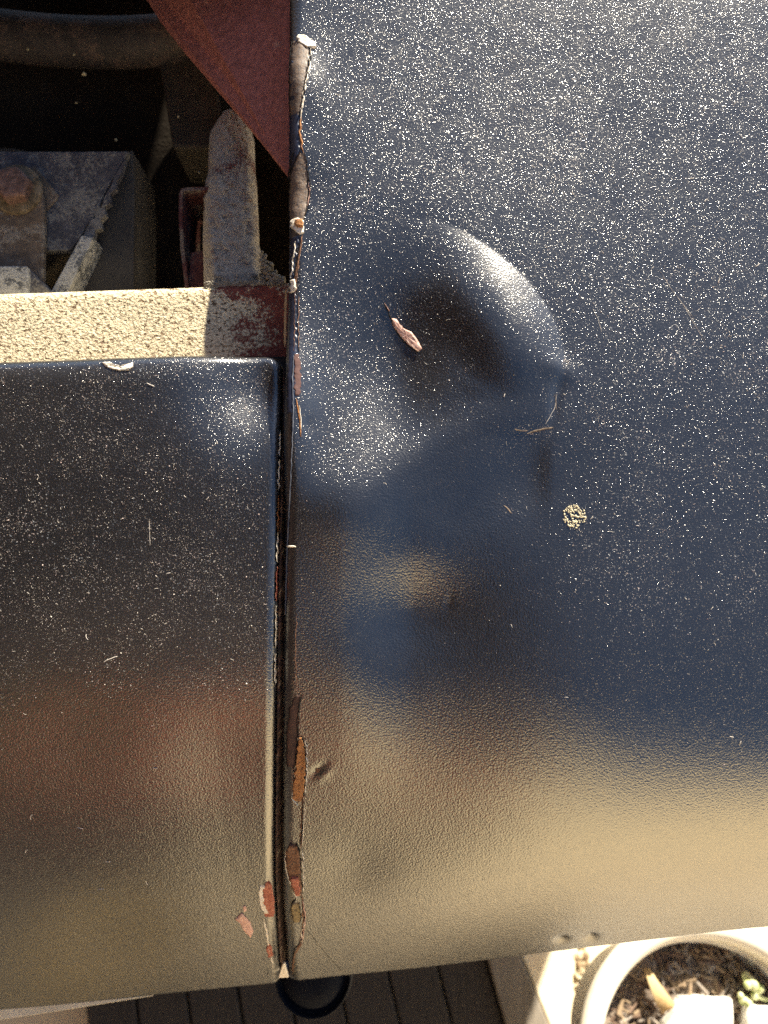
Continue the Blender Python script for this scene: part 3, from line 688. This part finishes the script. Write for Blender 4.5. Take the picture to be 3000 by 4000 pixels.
# dusty upright post
PR = [(236, 492, 512), (241, 482, 524), (252, 474, 534), (270, 464, 541), (286, 454, 545), (305, 452, 549), (340, 450, 551), (378, 449, 552), (390, 444, 554), (420, 441, 556), (470, 439, 558), (520, 438, 560), (560, 439, 565), (600, 440, 572), (640, 441, 577), (665, 442, 580)]
pr = np.array(PR, float); ys = np.arange(236, 662, 6.); V = []
for y in ys:
    l_, r_ = np.interp(y, pr[:, 0], pr[:, 1]), np.interp(y, pr[:, 0], pr[:, 2]); l_ += 2 * mnoise.noise((y * .05, 1, 1)) + mnoise.noise((y * .3, 1, 1)); r_ += 2 * mnoise.noise((y * .05, 7, 1))
    dz = np.interp(y, [236, 300, 400, 640], [.078, .066, .055, .037]); row = []
    for q in np.linspace(-1, 1, 23):
        e = abs(q) ** 5
        hh = .0024 * mnoise.fractal((q * 4, y * .06, 2), .8, 2, 5)
        row.append(at_d((l_ + r_) / 2 + q * (r_ - l_) / 2, y, dz + .010 * e + hh))
    row = [at_d(l_, y, dz + .05)] + row + [at_d(r_, y, dz + .05)]
    V.append(row)
V = np.array(V); cap = V[:1] - TN * .05; V = np.concatenate([cap, V])
obj('support_post', V.reshape(-1, 3), grid_faces(*V.shape[:2]), OXIDE_POST, car)['label'] = 'upright post coated in grey dust'
# thin folded bracket left of the post
br = [(452, 404), (425, 404), (402, 405), (391, 408), (387, 418), (386, 470), (390, 540), (400, 625)]
A = [at_d(x, y, .06) for x, y in br]
rows_ = [[a - TN * d for a in A] for d in (0, .012, .045)]
o = obj('side_bracket', np.array(rows_).reshape(-1, 3), grid_faces(3, len(br)), OXIDE_CLEAN, car, False)
o.modifiers.new('thickness', 'SOLIDIFY').thickness = .0022
o['label'] = 'thin red folded bracket left of the dusty post'
plate('side_bracket', [(412, 545), (440, 540), (442, 640), (405, 640)], .064, .02, OXIDE_CLEAN, car, 'short red bracket foot behind the rail')

# weathered steel bracket with its bolt
sb = plate('steel_bracket', [(-200, 326), (140, 327), (278, 326), (262, 352), (238, 395), (224, 420), (208, 462), (186, 488), (168, 520), (150, 541), (-200, 541)], .085, .006, STEEL, car, 'grey steel bracket with a rusty bolt', .0008)
plate('side_web', [(285, 322), (290, 400), (287, 720), (60, 720), (112, 630), (178, 512), (215, 440), (240, 395), (276, 330)], .096, .05, simple('dim_steel_web', [(.035, .032, .030), (.07, .064, .056)], 30, .7), sb, bev=.001)
plate('cut_edge', [(176, 508), (202, 512), (142, 640), (104, 640)], .078, .018, CUT, sb, 'pale cut edge of the bracket web', .0006)
wl_ = [(178, 512), (186, 490), (192, 492), (198, 470), (205, 474), (212, 446), (216, 450), (222, 428), (230, 420), (238, 398), (247, 384), (262, 352), (270, 346), (262, 372), (252, 392), (248, 410), (240, 418), (236, 438), (226, 446), (228, 462), (216, 476), (218, 490), (206, 498), (204, 514), (192, 518)]
wl_ = [(x + random.uniform(-2.5, 2.5), y + random.uniform(-3, 3)) for x, y in wl_]
plate('torn_edge', wl_, .083, .005, STEEL, sb, 'ragged torn edge of the bracket plate', .0005)
plate('strap', [(-200, 372), (30, 366), (62, 374), (82, 394), (93, 424), (95, 470), (92, 620), (-200, 620)], .078, .005, STEELBROWN, sb, 'tan strap held by the bolt', .001)
plate('tab', [(66, 360), (74, 357), (126, 420), (122, 430), (100, 454), (92, 420), (78, 390)], .0835, .003, STEELBROWN, sb, bev=.0006)
plate('end_block', [(-200, 574), (58, 574), (60, 600), (56, 660), (-200, 660)], .066, .02, CUT, sb, 'pale grey end block behind the rail', .001)
plate('end_block', [(62, 578), (112, 632), (112, 660), (60, 660)], .070, .02, STEEL, sb, bev=.001)
bc = at_d(38, 412, .078)
lathe('washer', bc, TN, [(.0165, 0), (.0165, .0022), (.0155, .0028), (.008, .0028)], simple('olive_washer', [(.08, .06, .035), (.16, .12, .07), (.20, .16, .11)], 200, .8, ((600, .6, .0005),)), sb, 36)
bo = lathe('bolt', bc + TN * .0025, TN + np.array([.08, .05, 0]), [(.0120, 0), (.0120, .0068), (.0108, .0082), (.0070, .0086), (.001, .0086)], BOLTM, sb, 6)
for p_ in bo.data.polygons: p_.use_smooth = False
bevel(bo, .0012, 3); bo['label'] = 'rusty hexagonal bolt head'
# crumbs of dry dirt in the corner by the post
r_ = np.random.default_rng(5); V, F = [], []
def crumb(c, R):
    b = len(V); k = 6
    for lev, (q, h_) in enumerate(((.8, -.5), (1, 0), (.7, .6), (.2, .85))):
        for j in range(k): a = j * 1.047 + r_.uniform(-.3, .3); V.append(c + R * q * r_.uniform(.7, 1.2) * (math.cos(a) * np.array([1, 0, 0]) + math.sin(a) * np.array([0, .97, .22])) + TN * R * h_)
    for lev in range(3):
        for j in range(k): F.append([b + lev * k + j, b + lev * k + (j + 1) % k, b + (lev + 1) * k + (j + 1) % k, b + (lev + 1) * k + j])
    F.append([b + 3 * k + j for j in range(k)])
for i in range(420):
    t_ = r_.random(); x_, y_ = 565 + 50 * t_ + r_.normal(0, 3), 615 - (1 - t_) ** 2 * 70 * r_.random() + r_.normal(0, 3) - 8
    crumb(at_d(min(x_, 612), y_, .032 + .010 * r_.random()), r_.uniform(.0005, .0016))
for i in range(260): crumb(at_d(r_.uniform(442, 612), 612 + r_.normal(0, 3), .0315), r_.uniform(.0003, .0009))
obj('dirt_crumbs', V, F, simple('dry_grey_dirt', [(.16, .14, .11), (.30, .27, .22)], 300, .95), car, True, 'stuff')
# pale flecks lying in the dark
V, F = [], []
for x_, y_ in [(234, 418), (250, 302), (182, 160), (160, 118), (60, 107), (385, 252), (430, 372), (205, 536), (215, 525), (500, 480), (230, 556), (165, 222), (60, 468)]:
    crumb(at_d(x_, y_, .10 if y_ < 600 else .033), r_.uniform(.0008, .0017))
obj('pale_fleck', V, F, simple('flecks', [(.34, .30, .16), (.40, .36, .28)], 300, .9), car, True, 'stuff')

# dark strip added below the seam to keep light out of the gap, and the buff strip on the wing's turned edge
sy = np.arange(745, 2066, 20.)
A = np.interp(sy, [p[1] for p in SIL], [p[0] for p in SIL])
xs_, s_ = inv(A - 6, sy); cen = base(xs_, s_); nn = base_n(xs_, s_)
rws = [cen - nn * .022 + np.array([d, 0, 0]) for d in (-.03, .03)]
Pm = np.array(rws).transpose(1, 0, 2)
obj('seam_light_block', Pm.reshape(-1, 3), grid_faces(*Pm.shape[:2]), INNER, car)['label'] = 'dark strip added under the seam to keep the gap dark'
yy = np.arange(622, 752, 4.); V = []
for k, y in enumerate(yy):
    wl = 3.2 * min(1, (k + 1) / 6, (len(yy) - k) / 5) * (.8 + .4 * mnoise.noise((y * .08, 2, 2)))
    x0 = np.interp(y, [600, 690, 760], [619, 616, 615])
    V.append([at_d(x0 - wl, y, .016), at_d(x0, y, .012), at_d(x0 + wl, y, .012)])
obj('edge_strip', np.array(V).reshape(-1, 3), grid_faces(len(V), 3), simple('buff_strip', [(.30, .20, .10), (.55, .42, .25)], 160, .8), car)['label'] = 'buff strip of bare filler beside the rail'

# unseen box added behind the wing to throw shade on the decking
bv = [(-1.3, .80, .30), (.74, .83, .30), (.74, 2.4, .30), (-1.3, 2.4, .30), (-1.3, .80, 1.04), (.73, .83, 1.04), (.73, 2.4, 1.04), (-1.3, 2.4, 1.04)]
bevel(obj('shade_box', bv, [[3, 2, 1, 0], [4, 5, 6, 7], [0, 1, 5, 4], [1, 2, 6, 5], [2, 3, 7, 6], [3, 0, 4, 7]], PAINT, car, False), .03, 4)
plate('gap_light_plate', [(601, 2113), (604, 2104), (611, 2082), (615, 2082), (620, 2102), (623, 2112)], .0, .003, FILLER, car, 'pale plate standing in for lit paving in the foot of the seam', .0004, [.128, .121, .106, .106, .119, .127])  # pale colour stands in for sunlit ground showing through the gap
for k, (pts, wd_, mt) in enumerate([([(661, 1596), (664, 1640), (662, 1690), (657, 1725)], 1.1, FILLER), ([(654, 1836), (656, 1880), (655, 1930)], 1.3, FILLER), ([(634, 1700), (631, 1722), (642, 1738)], 1.0, FILLER), ([(642, 1600), (638, 1640), (633, 1690)], 1.1, CRACK_AND_SHADE), ([(622, 1838), (632, 1826), (644, 1824)], 1.8, CRACK_AND_SHADE),
                            ([(660, 1985), (655, 2000), (648, 2030)], 1.8, FILLER), ([(640, 1940), (630, 1950), (626, 1975)], 1.0, CRACK_AND_SHADE), ([(672, 112), (671, 140), (660, 185), (657, 215)], 1.0, CRACK_AND_SHADE), ([(636, 330), (628, 350), (623, 378)], 1.2, CRACK_AND_SHADE), ([(668, 380), (670, 420), (667, 455)], .9, CRACK_AND_SHADE), ([(640, 520), (634, 560), (630, 596)], .9, FILLER), ([(646, 640), (645, 700), (646, 760)], .9, RUST)]):
    ribbon('paint_flake', pts, wd_, W, mt, wing_o, .0009, 3, 2.4, 220 + k)
# scuffs at the pinched end of the dent
SC_M = simple('tan_scuff', [(.10, .075, .055), (.26, .20, .15)], 500, .9)
for k, pts in enumerate([[(1112, 926), (1128, 930), (1142, 929)], [(1140, 936), (1156, 930), (1176, 926), (1198, 922)], [(1092, 1090), (1102, 1098), (1108, 1108)], [(1200, 850), (1203, 885)]]):
    ribbon('scuff', pts, [1.6, 3.0, 2.6, 1.0][k], W, SC_M, wing_o, .00015, 3, 2.2, 160 + k, crown=.0001)
# round housing under the nose, pale trim under the left panel
nose = base(-.055, lip_s(-.055) + .006)
hc = at_z(675, 2112, nose[2] - .075)
hous = lathe('round_housing', hc, (0, -.15, 1), [(.031, -.06), (.031, -.012), (.030, -.005), (.029, -.004), (.028, -.010), (.025, -.010), (.022, -.004), (.012, -.002), (.001, -.002)], NAVY, car, 48)
hous['label'] = 'dark navy round housing below the seam'
xs_ = np.linspace(-.32, -.165, 24)
V = []
for x_ in xs_:
    p = base(x_, lip_s(x_) + .012); out = .0015 + .010 * (xs_[-1] - x_) / .1 * .55
    V.append([p + np.array([0, .03, -.012]), p + np.array([0, -out - .004, -.010]), p + np.array([0, -out - .0045, -.013]), p + np.array([0, .03, -.016])])
obj('lower_trim', np.array(V).reshape(-1, 3), grid_faces(len(V), 4, True), TRIM, car)['label'] = 'thin pale trim under the left panel'

# ------------------------------------------------------------------ ground
PAVE = simple('pale_paving', [(.66, .56, .41), (.76, .67, .50), (.72, .62, .45)], 9, .85, ((60, .4, .003), (400, .4, .0008)))
GRND = simple('concrete_ground', [(.62, .52, .37), (.72, .61, .44)], 5, .9, ((40, .3, .004),))
obj('ground', [(-60, -60, -.06), (60, -60, -.06), (60, 60, -.06), (-60, 60, -.06)], [[0, 1, 2, 3]], GRND, kind='structure')
def gp(x, y, z=0): return at_z(x, y, z)
def strip_prism(name, l0, l1, r0, r1, y0, y1, zt, th, mat, parent):
    """board or slab between two lines (each through two ground points), from y0 to y1"""
    def xat(a, b, y): t = (y - a[1]) / (b[1] - a[1]); return a[0] + t * (b[0] - a[0])
    c = [(xat(l0, l1, y0), y0), (xat(r0, r1, y0), y0), (xat(r0, r1, y1), y1), (xat(l0, l1, y1), y1)]
    V = [(x, y, zt) for x, y in c] + [(x, y, zt - th) for x, y in c]
    o = obj(name, V, [[0, 1, 2, 3], [7, 6, 5, 4], [0, 4, 5, 1], [1, 5, 6, 2], [2, 6, 7, 3], [3, 7, 4, 0]], mat, parent, False)
    return bevel(o, .003, 2)
WOODD = simple('dark_decking', [(.022, .018, .015), (.04, .033, .028), (.03, .025, .022)], 14, .75, ((60, .5, .002),), stretch=(12, 1, 1))
WOODE = simple('grey_edging', [(.16, .14, .115), (.22, .195, .165)], 14, .8, ((60, .4, .002),), stretch=(10, 1, 1))
deck = empty('deck', (0, .1, -.03), kind='structure')
edge_top = [1053, 1087]
lines = [(130, 2180, 95, 2212)]
xs2 = [(x, x + (x - 830) * .15) for x in (1053, 947, 837, 727, 617, 507, 397, 287, 177)]
def gl(xt, xb): return gp(xt, 2090)[:2], gp(xb, 2212)[:2]
prev = gl(1053, 1087)
for k in range(1, len(xs2)):
    xt = 1053 - 110 * k; xb = 1087 - 113 * k
    cur = gl(xt, xb); g2 = gl(xt + 5, xb + 5)
    strip_prism('plank', g2[0], g2[1], prev[0], prev[1], -.9, 1.6, 0, .03, WOODD, deck); prev = cur
edg = gl(1057, 1091); edr = gl(1133, 1183)
strip_prism('edging_board', edg[0], edg[1], edr[0], edr[1], -.9, .18, .012, .06, WOODE, deck)
pav = empty('patio', (.6, .1, -.03), kind='structure')
j0, j1 = gp(1249, 2085)[:2], gp(1252, 2170)[:2]
j2, j3 = gp(1263, 2085)[:2], gp(1264, 2170)[:2]
ed2 = gl(1137, 1187)
strip_prism('paving_slab', ed2[0], ed2[1], j0, j1, -.30, .28, 0, .05, PAVE, pav)
strip_prism('paving_slab', j2, j3, (1.05, 0), (1.05, 1), -.55, .28, 0, .05, PAVE, pav)
strip_prism('paving_slab', ed2[0], ed2[1], j0, j1, .29, 1.2, 0, .05, PAVE, pav)
strip_prism('paving_slab', j2, j3, (1.05, 0), (1.05, 1), .29, 1.2, 0, .05, PAVE, pav)
# crumbly growth in the joint
V, F = [], []
for i in range(260):
    p = np.array(gp(1257 + r_.normal(0, 7), r_.uniform(2060, 2215))); p[2] = r_.uniform(-.006, .004); crumb(p, r_.uniform(.002, .006))
obj('joint_crumbs', V, F, simple('joint_dirt', [(.20, .13, .07), (.48, .40, .27), (.60, .54, .42)], 60, .95), None, True, 'stuff')['label'] = 'dry crumbs and soil in the paving joint'

# ------------------------------------------------------------------ plant pot
RZ = .36
pc = gp(1565, 2331, RZ); e = gp(1565, 2036, RZ); RI = np.linalg.norm(e - pc); TH = .026
pot = empty('plant_pot', (pc[0], pc[1], 0), 'large pale round plant pot with dry soil beside the vehicle', 'plant pot')
POTM = simple('cream_glaze', [(.70, .64, .52), (.78, .73, .62)], 12, .45, ((80, .2, .001),), spec=.5)
prof = [(RI * .40, -RZ), (RI * .46, -RZ + .004), (RI * .66, -RZ + .14), (RI + TH - .03, -.032), (RI + TH - .004, -.022), (RI + TH, -.008), (RI + TH - .004, -.001), (RI + TH - .01, .001), (RI + .009, .001), (RI + .003, -.002), (RI, -.010), (RI - .012, -.20), (.01, -.2)]
lathe('pot_body', pc, (0, 0, 1), prof, POTM, pot, 96)
n_ = 60; V, F = [], []
gx = np.linspace(-1, 1, n_); SZ = RZ - .045
for yv in gx:
    for xv in gx:
        rr = max(1e-6, math.hypot(xv, yv)); k_ = max(abs(xv), abs(yv)) / rr; x_, y_ = xv * k_ * (RI - .003), yv * k_ * (RI - .003)
        V.append((pc[0] + x_, pc[1] + y_, SZ + .010 * mnoise.fractal((x_ * 26, y_ * 26, 1), 1, 2, 4)))
obj('soil', V, grid_faces(n_, n_, True), simple('potting_soil', [(.10, .075, .058), (.20, .155, .12), (.28, .23, .18)], 45, .95, ((120, .8, .006), (500, .6, .002))), pot)['label'] = 'dry brown potting soil'
V, F = [], []; M = []
for i in range(1500):
    a, q = r_.uniform(0, 6.283), RI * .95 * math.sqrt(r_.random()); c = np.array([pc[0] + q * math.cos(a), pc[1] + q * math.sin(a), SZ + r_.uniform(.000, .010)])
    L_, w_ = .004 + .026 * r_.random() ** 2.2, r_.uniform(.0008, .0028); t = r_.uniform(0, 6.283); tz = r_.uniform(-.35, .35); d = np.array([math.cos(t), math.sin(t), tz]) * L_ / 2; s_ = np.array([-math.sin(t), math.cos(t), r_.uniform(-.3, .3)]) * w_; up_ = np.array([0, 0, w_ * .6])
    b = len(V); V += [c - d - s_, c - d + s_, c + d + s_ * .6, c + d - s_ * .6, c - d + up_, c + d + up_]
    F += [[b, b + 1, b + 4], [b + 1, b + 2, b + 5, b + 4], [b + 2, b + 3, b + 5], [b + 3, b, b + 4, b + 5]]; M += [i % 3] * 4
BK = [simple('bark_tan', [(.20, .145, .09), (.30, .22, .145)], 60, .9), simple('bark_brown', [(.10, .065, .045), (.18, .12, .085)], 60, .9), simple('bark_grey', [(.20, .17, .145), (.30, .26, .22)], 60, .9)]
obj('bark_chips', V, F, None, None, False, 'stuff', BK, M)['label'] = 'shredded bark and dry stalks on the potting soil'
# dry leaf lying on the soil
def spot(x, y, z): return np.array(gp(x, y, z))
lf = [(1393, 2094, 1403, 2092), (1398, 2110, 1412, 2106), (1404, 2130, 1424, 2124), (1411, 2150, 1438, 2143), (1420, 2170, 1450, 2160), (1428, 2184, 1459, 2170), (1433, 2191, 1452, 2178)]
V = []
for k, (a, b, c, d) in enumerate(lf):
    z = SZ + .016 + .006 * math.sin(k * .6); m_ = (spot(a, b, z) + spot(c, d, z)) / 2 + np.array([0, 0, -.003]); V.append([spot(a, b, z), m_, spot(c, d, z)])
o = obj('dry_leaf', np.array(V).reshape(-1, 3), grid_faces(len(V), 3), simple('dry_leaf_tan', [(.40, .26, .11), (.58, .42, .21), (.50, .40, .22)], 30, .7, stretch=(1, 1, 1)))
o.modifiers.new('thickness', 'SOLIDIFY').thickness = .0012
tag(o, 'tan dry pointed leaf lying on the soil in the pot', 'leaf')
# white stones
STN = simple('white_stone', [(.70, .67, .60), (.80, .78, .72)], 30, .8, ((60, .5, .003), (300, .4, .0008)))
def stone(pts, z, th, label):
    V = []; n = len(pts)
    c = np.mean(pts, 0)
    for (q, dz) in ((1.0, -th), (1.02, -.006), (.97, 0), (.6, .002), (.2, .003)):
        for x, y in pts: p = spot(*(c + (np.array((x, y)) - c) * q), z); p[2] += dz + .002 * mnoise.noise(Vector((p[0] * 40, p[1] * 40, 2))); V.append(p)
    F = [[i * n + j, i * n + (j + 1) % n, (i + 1) * n + (j + 1) % n, (i + 1) * n + j] for i in range(4) for j in range(n)] + [[4 * n + j for j in range(n)]]
    return tag(obj('white_stone', V, F, STN), label, 'stone', 'white stones set in the pot')
stone([(1483, 2160), (1520, 2157), (1560, 2162), (1583, 2160), (1586, 2200), (1584, 2260), (1520, 2270), (1440, 2262), (1440, 2215), (1462, 2190)], SZ + .03, .05, 'flat white stone in the pot beside the dry leaf tip')
stone([(1620, 2168), (1650, 2178), (1700, 2176), (1710, 2230), (1690, 2275), (1625, 2270), (1616, 2220)], SZ + .028, .05, 'flat white stone in the pot below the succulent sprout')
# succulent sprout
spr = empty('succulent_sprout', spot(1622, 2130, SZ), 'small pale green succulent sprout growing in the pot', 'plant')
LEAFM = simple('pale_succulent', [(.30, .42, .12), (.55, .60, .28), (.66, .68, .42)], 60, .5, ((200, .2, .001),))
tube('stem', [spot(1622, 2130, SZ - .004), spot(1632, 2140, SZ + .016), spot(1645, 2156, SZ + .014), spot(1680, 2162, SZ + .008)], .0022, LEAFM, spr, 10)
for k, (x_, y_, q) in enumerate([(1612, 2110, 9), (1620, 2118, 9), (1628, 2128, 10), (1634, 2140, 9), (1642, 2135, 8), (1615, 2128, 8), (1607, 2160, 10), (1600, 2150, 6), (1618, 2168, 7), (1630, 2150, 8)]):
    R_ = q * .95 / FPX * 1.0; c_ = spot(x_, y_, SZ + .016 + .004 * (k % 3)); lathe('leaf', c_, (r_.normal(0, .5), r_.normal(0, .5), 1), [(R_ * .4, -R_ * .8), (R_ * .85, -R_ * .4), (R_, 0), (R_ * .8, R_ * .5), (R_ * .4, R_ * .8), (.0002, R_ * .9)], LEAFM, spr, 12)
# fallen twigs on the paving
for k, (a, b, c, d, z) in enumerate([(1300, 2108, 1342, 2072, .012), (1270, 2140, 1290, 2096, .010)]):
    o = tube('twig', [gp(a, b, z), gp((a + c) / 2 + 4, (b + d) / 2, z + .004), gp(c, d, z)], .004, simple('twig_bark', [(.16, .10, .06), (.30, .22, .14)], 60, .9), None, 8)
    tag(o, ['brown twig on the pale paving nearest the pot rim', 'brown twig lying close to the paving joint'][k], 'twig')

# ------------------------------------------------------------------ unseen yard behind the viewer, added to tone the reflections in the paint
def wall_box(x0, x1, y0, y1, z1, mat, name, parent=None, z0=-.05):
    V = [(x0, y0, z0), (x1, y0, z0), (x1, y1, z0), (x0, y1, z0), (x0, y0, z1), (x1, y0, z1), (x1, y1, z1), (x0, y1, z1)]
    return obj(name, V, [[3, 2, 1, 0], [4, 5, 6, 7], [0, 1, 5, 4], [1, 2, 6, 5], [2, 3, 7, 6], [3, 0, 4, 7]], mat, parent, False)
hs = empty('added_house', (-3.4, -2.3, 0), 'unseen dark wall with red and olive panels, added to tone the reflections', 'added_house')
wall_box(-4.5, -.24, -2.6, -2.1, 5.4, simple('added_wall_brown', [(.022, .014, .012), (.034, .022, .018)], 6, .9), 'wall', hs)  # added for the dark reflection in the left panel
def tint_panel(x0, x1, z0, z1, mat, name):  # added colour panel that tints one patch of the reflections
    V = [(x0, -2.1, z0), (x1, -2.1, z0), (x1, -2.06, z0), (x0, -2.06, z0), (x0, -2.1, z1), (x1, -2.1, z1), (x1, -2.06, z1), (x0, -2.06, z1)]
    obj(name, V, [[3, 2, 1, 0], [4, 5, 6, 7], [0, 1, 5, 4], [1, 2, 6, 5], [2, 3, 7, 6], [3, 0, 4, 7]], mat, hs, False)
tint_panel(-.68, -.36, 1.25, 2.0, simple('red_tint', [(.50, .11, .05), (.58, .15, .07)], 6, .6), 'tint_panel')
wall_box(-4.6, -.30, -2.12, -.75, 4.62, simple('added_roof_brown', [(.035, .018, .013), (.05, .026, .02)], 6, .9), 'added_roof', hs, 4.5)  # added overhang, darkens what the left panel reflects
LV = simple('added_red_brown', [(.034, .018, .015), (.046, .025, .02)], 6, .9)
wall_box(-2.7, -2.2, -2.1, 2.5, 5.4, LV, 'wall', hs)  # added side wall, darkens reflections from the left
wall_box(-2.2, -.95, -.72, 1.6, 4.62, LV, 'added_roof', hs, 4.5)
tint_panel(-1.34, -1.06, 1.4, 1.95, simple('olive_tint', [(.17, .16, .06), (.21, .19, .08)], 6, .6), 'tint_panel')
gt = [(-.16, 2.35), (.25, 2.3), (.70, 1.75), (1.3, 1.35), (4.5, 1.2)]  # added wall, its sloping top shaped for the warm reflection
V = [(x, y, z) for y in (-2.15, -2.4) for x, zt in gt for z in (-.05, zt)]; n_ = len(gt) * 2
F = [[2 * i, 2 * i + 1, 2 * i + 3, 2 * i + 2] for i in range(len(gt) - 1)] + [[n_ + 2 * i + 2, n_ + 2 * i + 3, n_ + 2 * i + 1, n_ + 2 * i] for i in range(len(gt) - 1)] + [[2 * i + 1, n_ + 2 * i + 1, n_ + 2 * i + 3, 2 * i + 3] for i in range(len(gt) - 1)] + [[0, n_, n_ + 1, 1], [n_ - 1, 2 * n_ - 1, 2 * n_ - 2, n_ - 2]]
gw = obj('added_cream_wall', V, F, simple('added_wall_cream', [(.66, .55, .36), (.74, .63, .43)], 6, .9), None, False)
tag(gw, 'unseen cream wall added to warm the reflections', 'wall')


# unseen grey patch and yellow mat, added to tint the lower reflections
obj('added_grey_patch', [(-4.4, -2.06, -.055), (-.32, -2.06, -.055), (-.32, -.5, -.055), (-4.4, -.5, -.055)], [[0, 1, 2, 3]], simple('grey_reflection_tone', [(.16, .145, .12), (.24, .22, .18)], 8, .9), kind='structure')
V = [(-.76, -1.46, -.05), (-.46, -1.45, -.05), (-.46, -1.18, -.05), (-.76, -1.19, -.05)]; V += [(x, y, -.03) for x, y, z in V]
o = bevel(obj('added_yellow_mat', V, [[3, 2, 1, 0], [4, 5, 6, 7], [0, 1, 5, 4], [1, 2, 6, 5], [2, 3, 7, 6], [3, 0, 4, 7]], simple('added_mat_yellow', [(.70, .42, .08), (.80, .54, .15)], 40, .9), None, False), .006)
tag(o, 'unseen yellow mat added to tint the reflections gold', 'doormat')
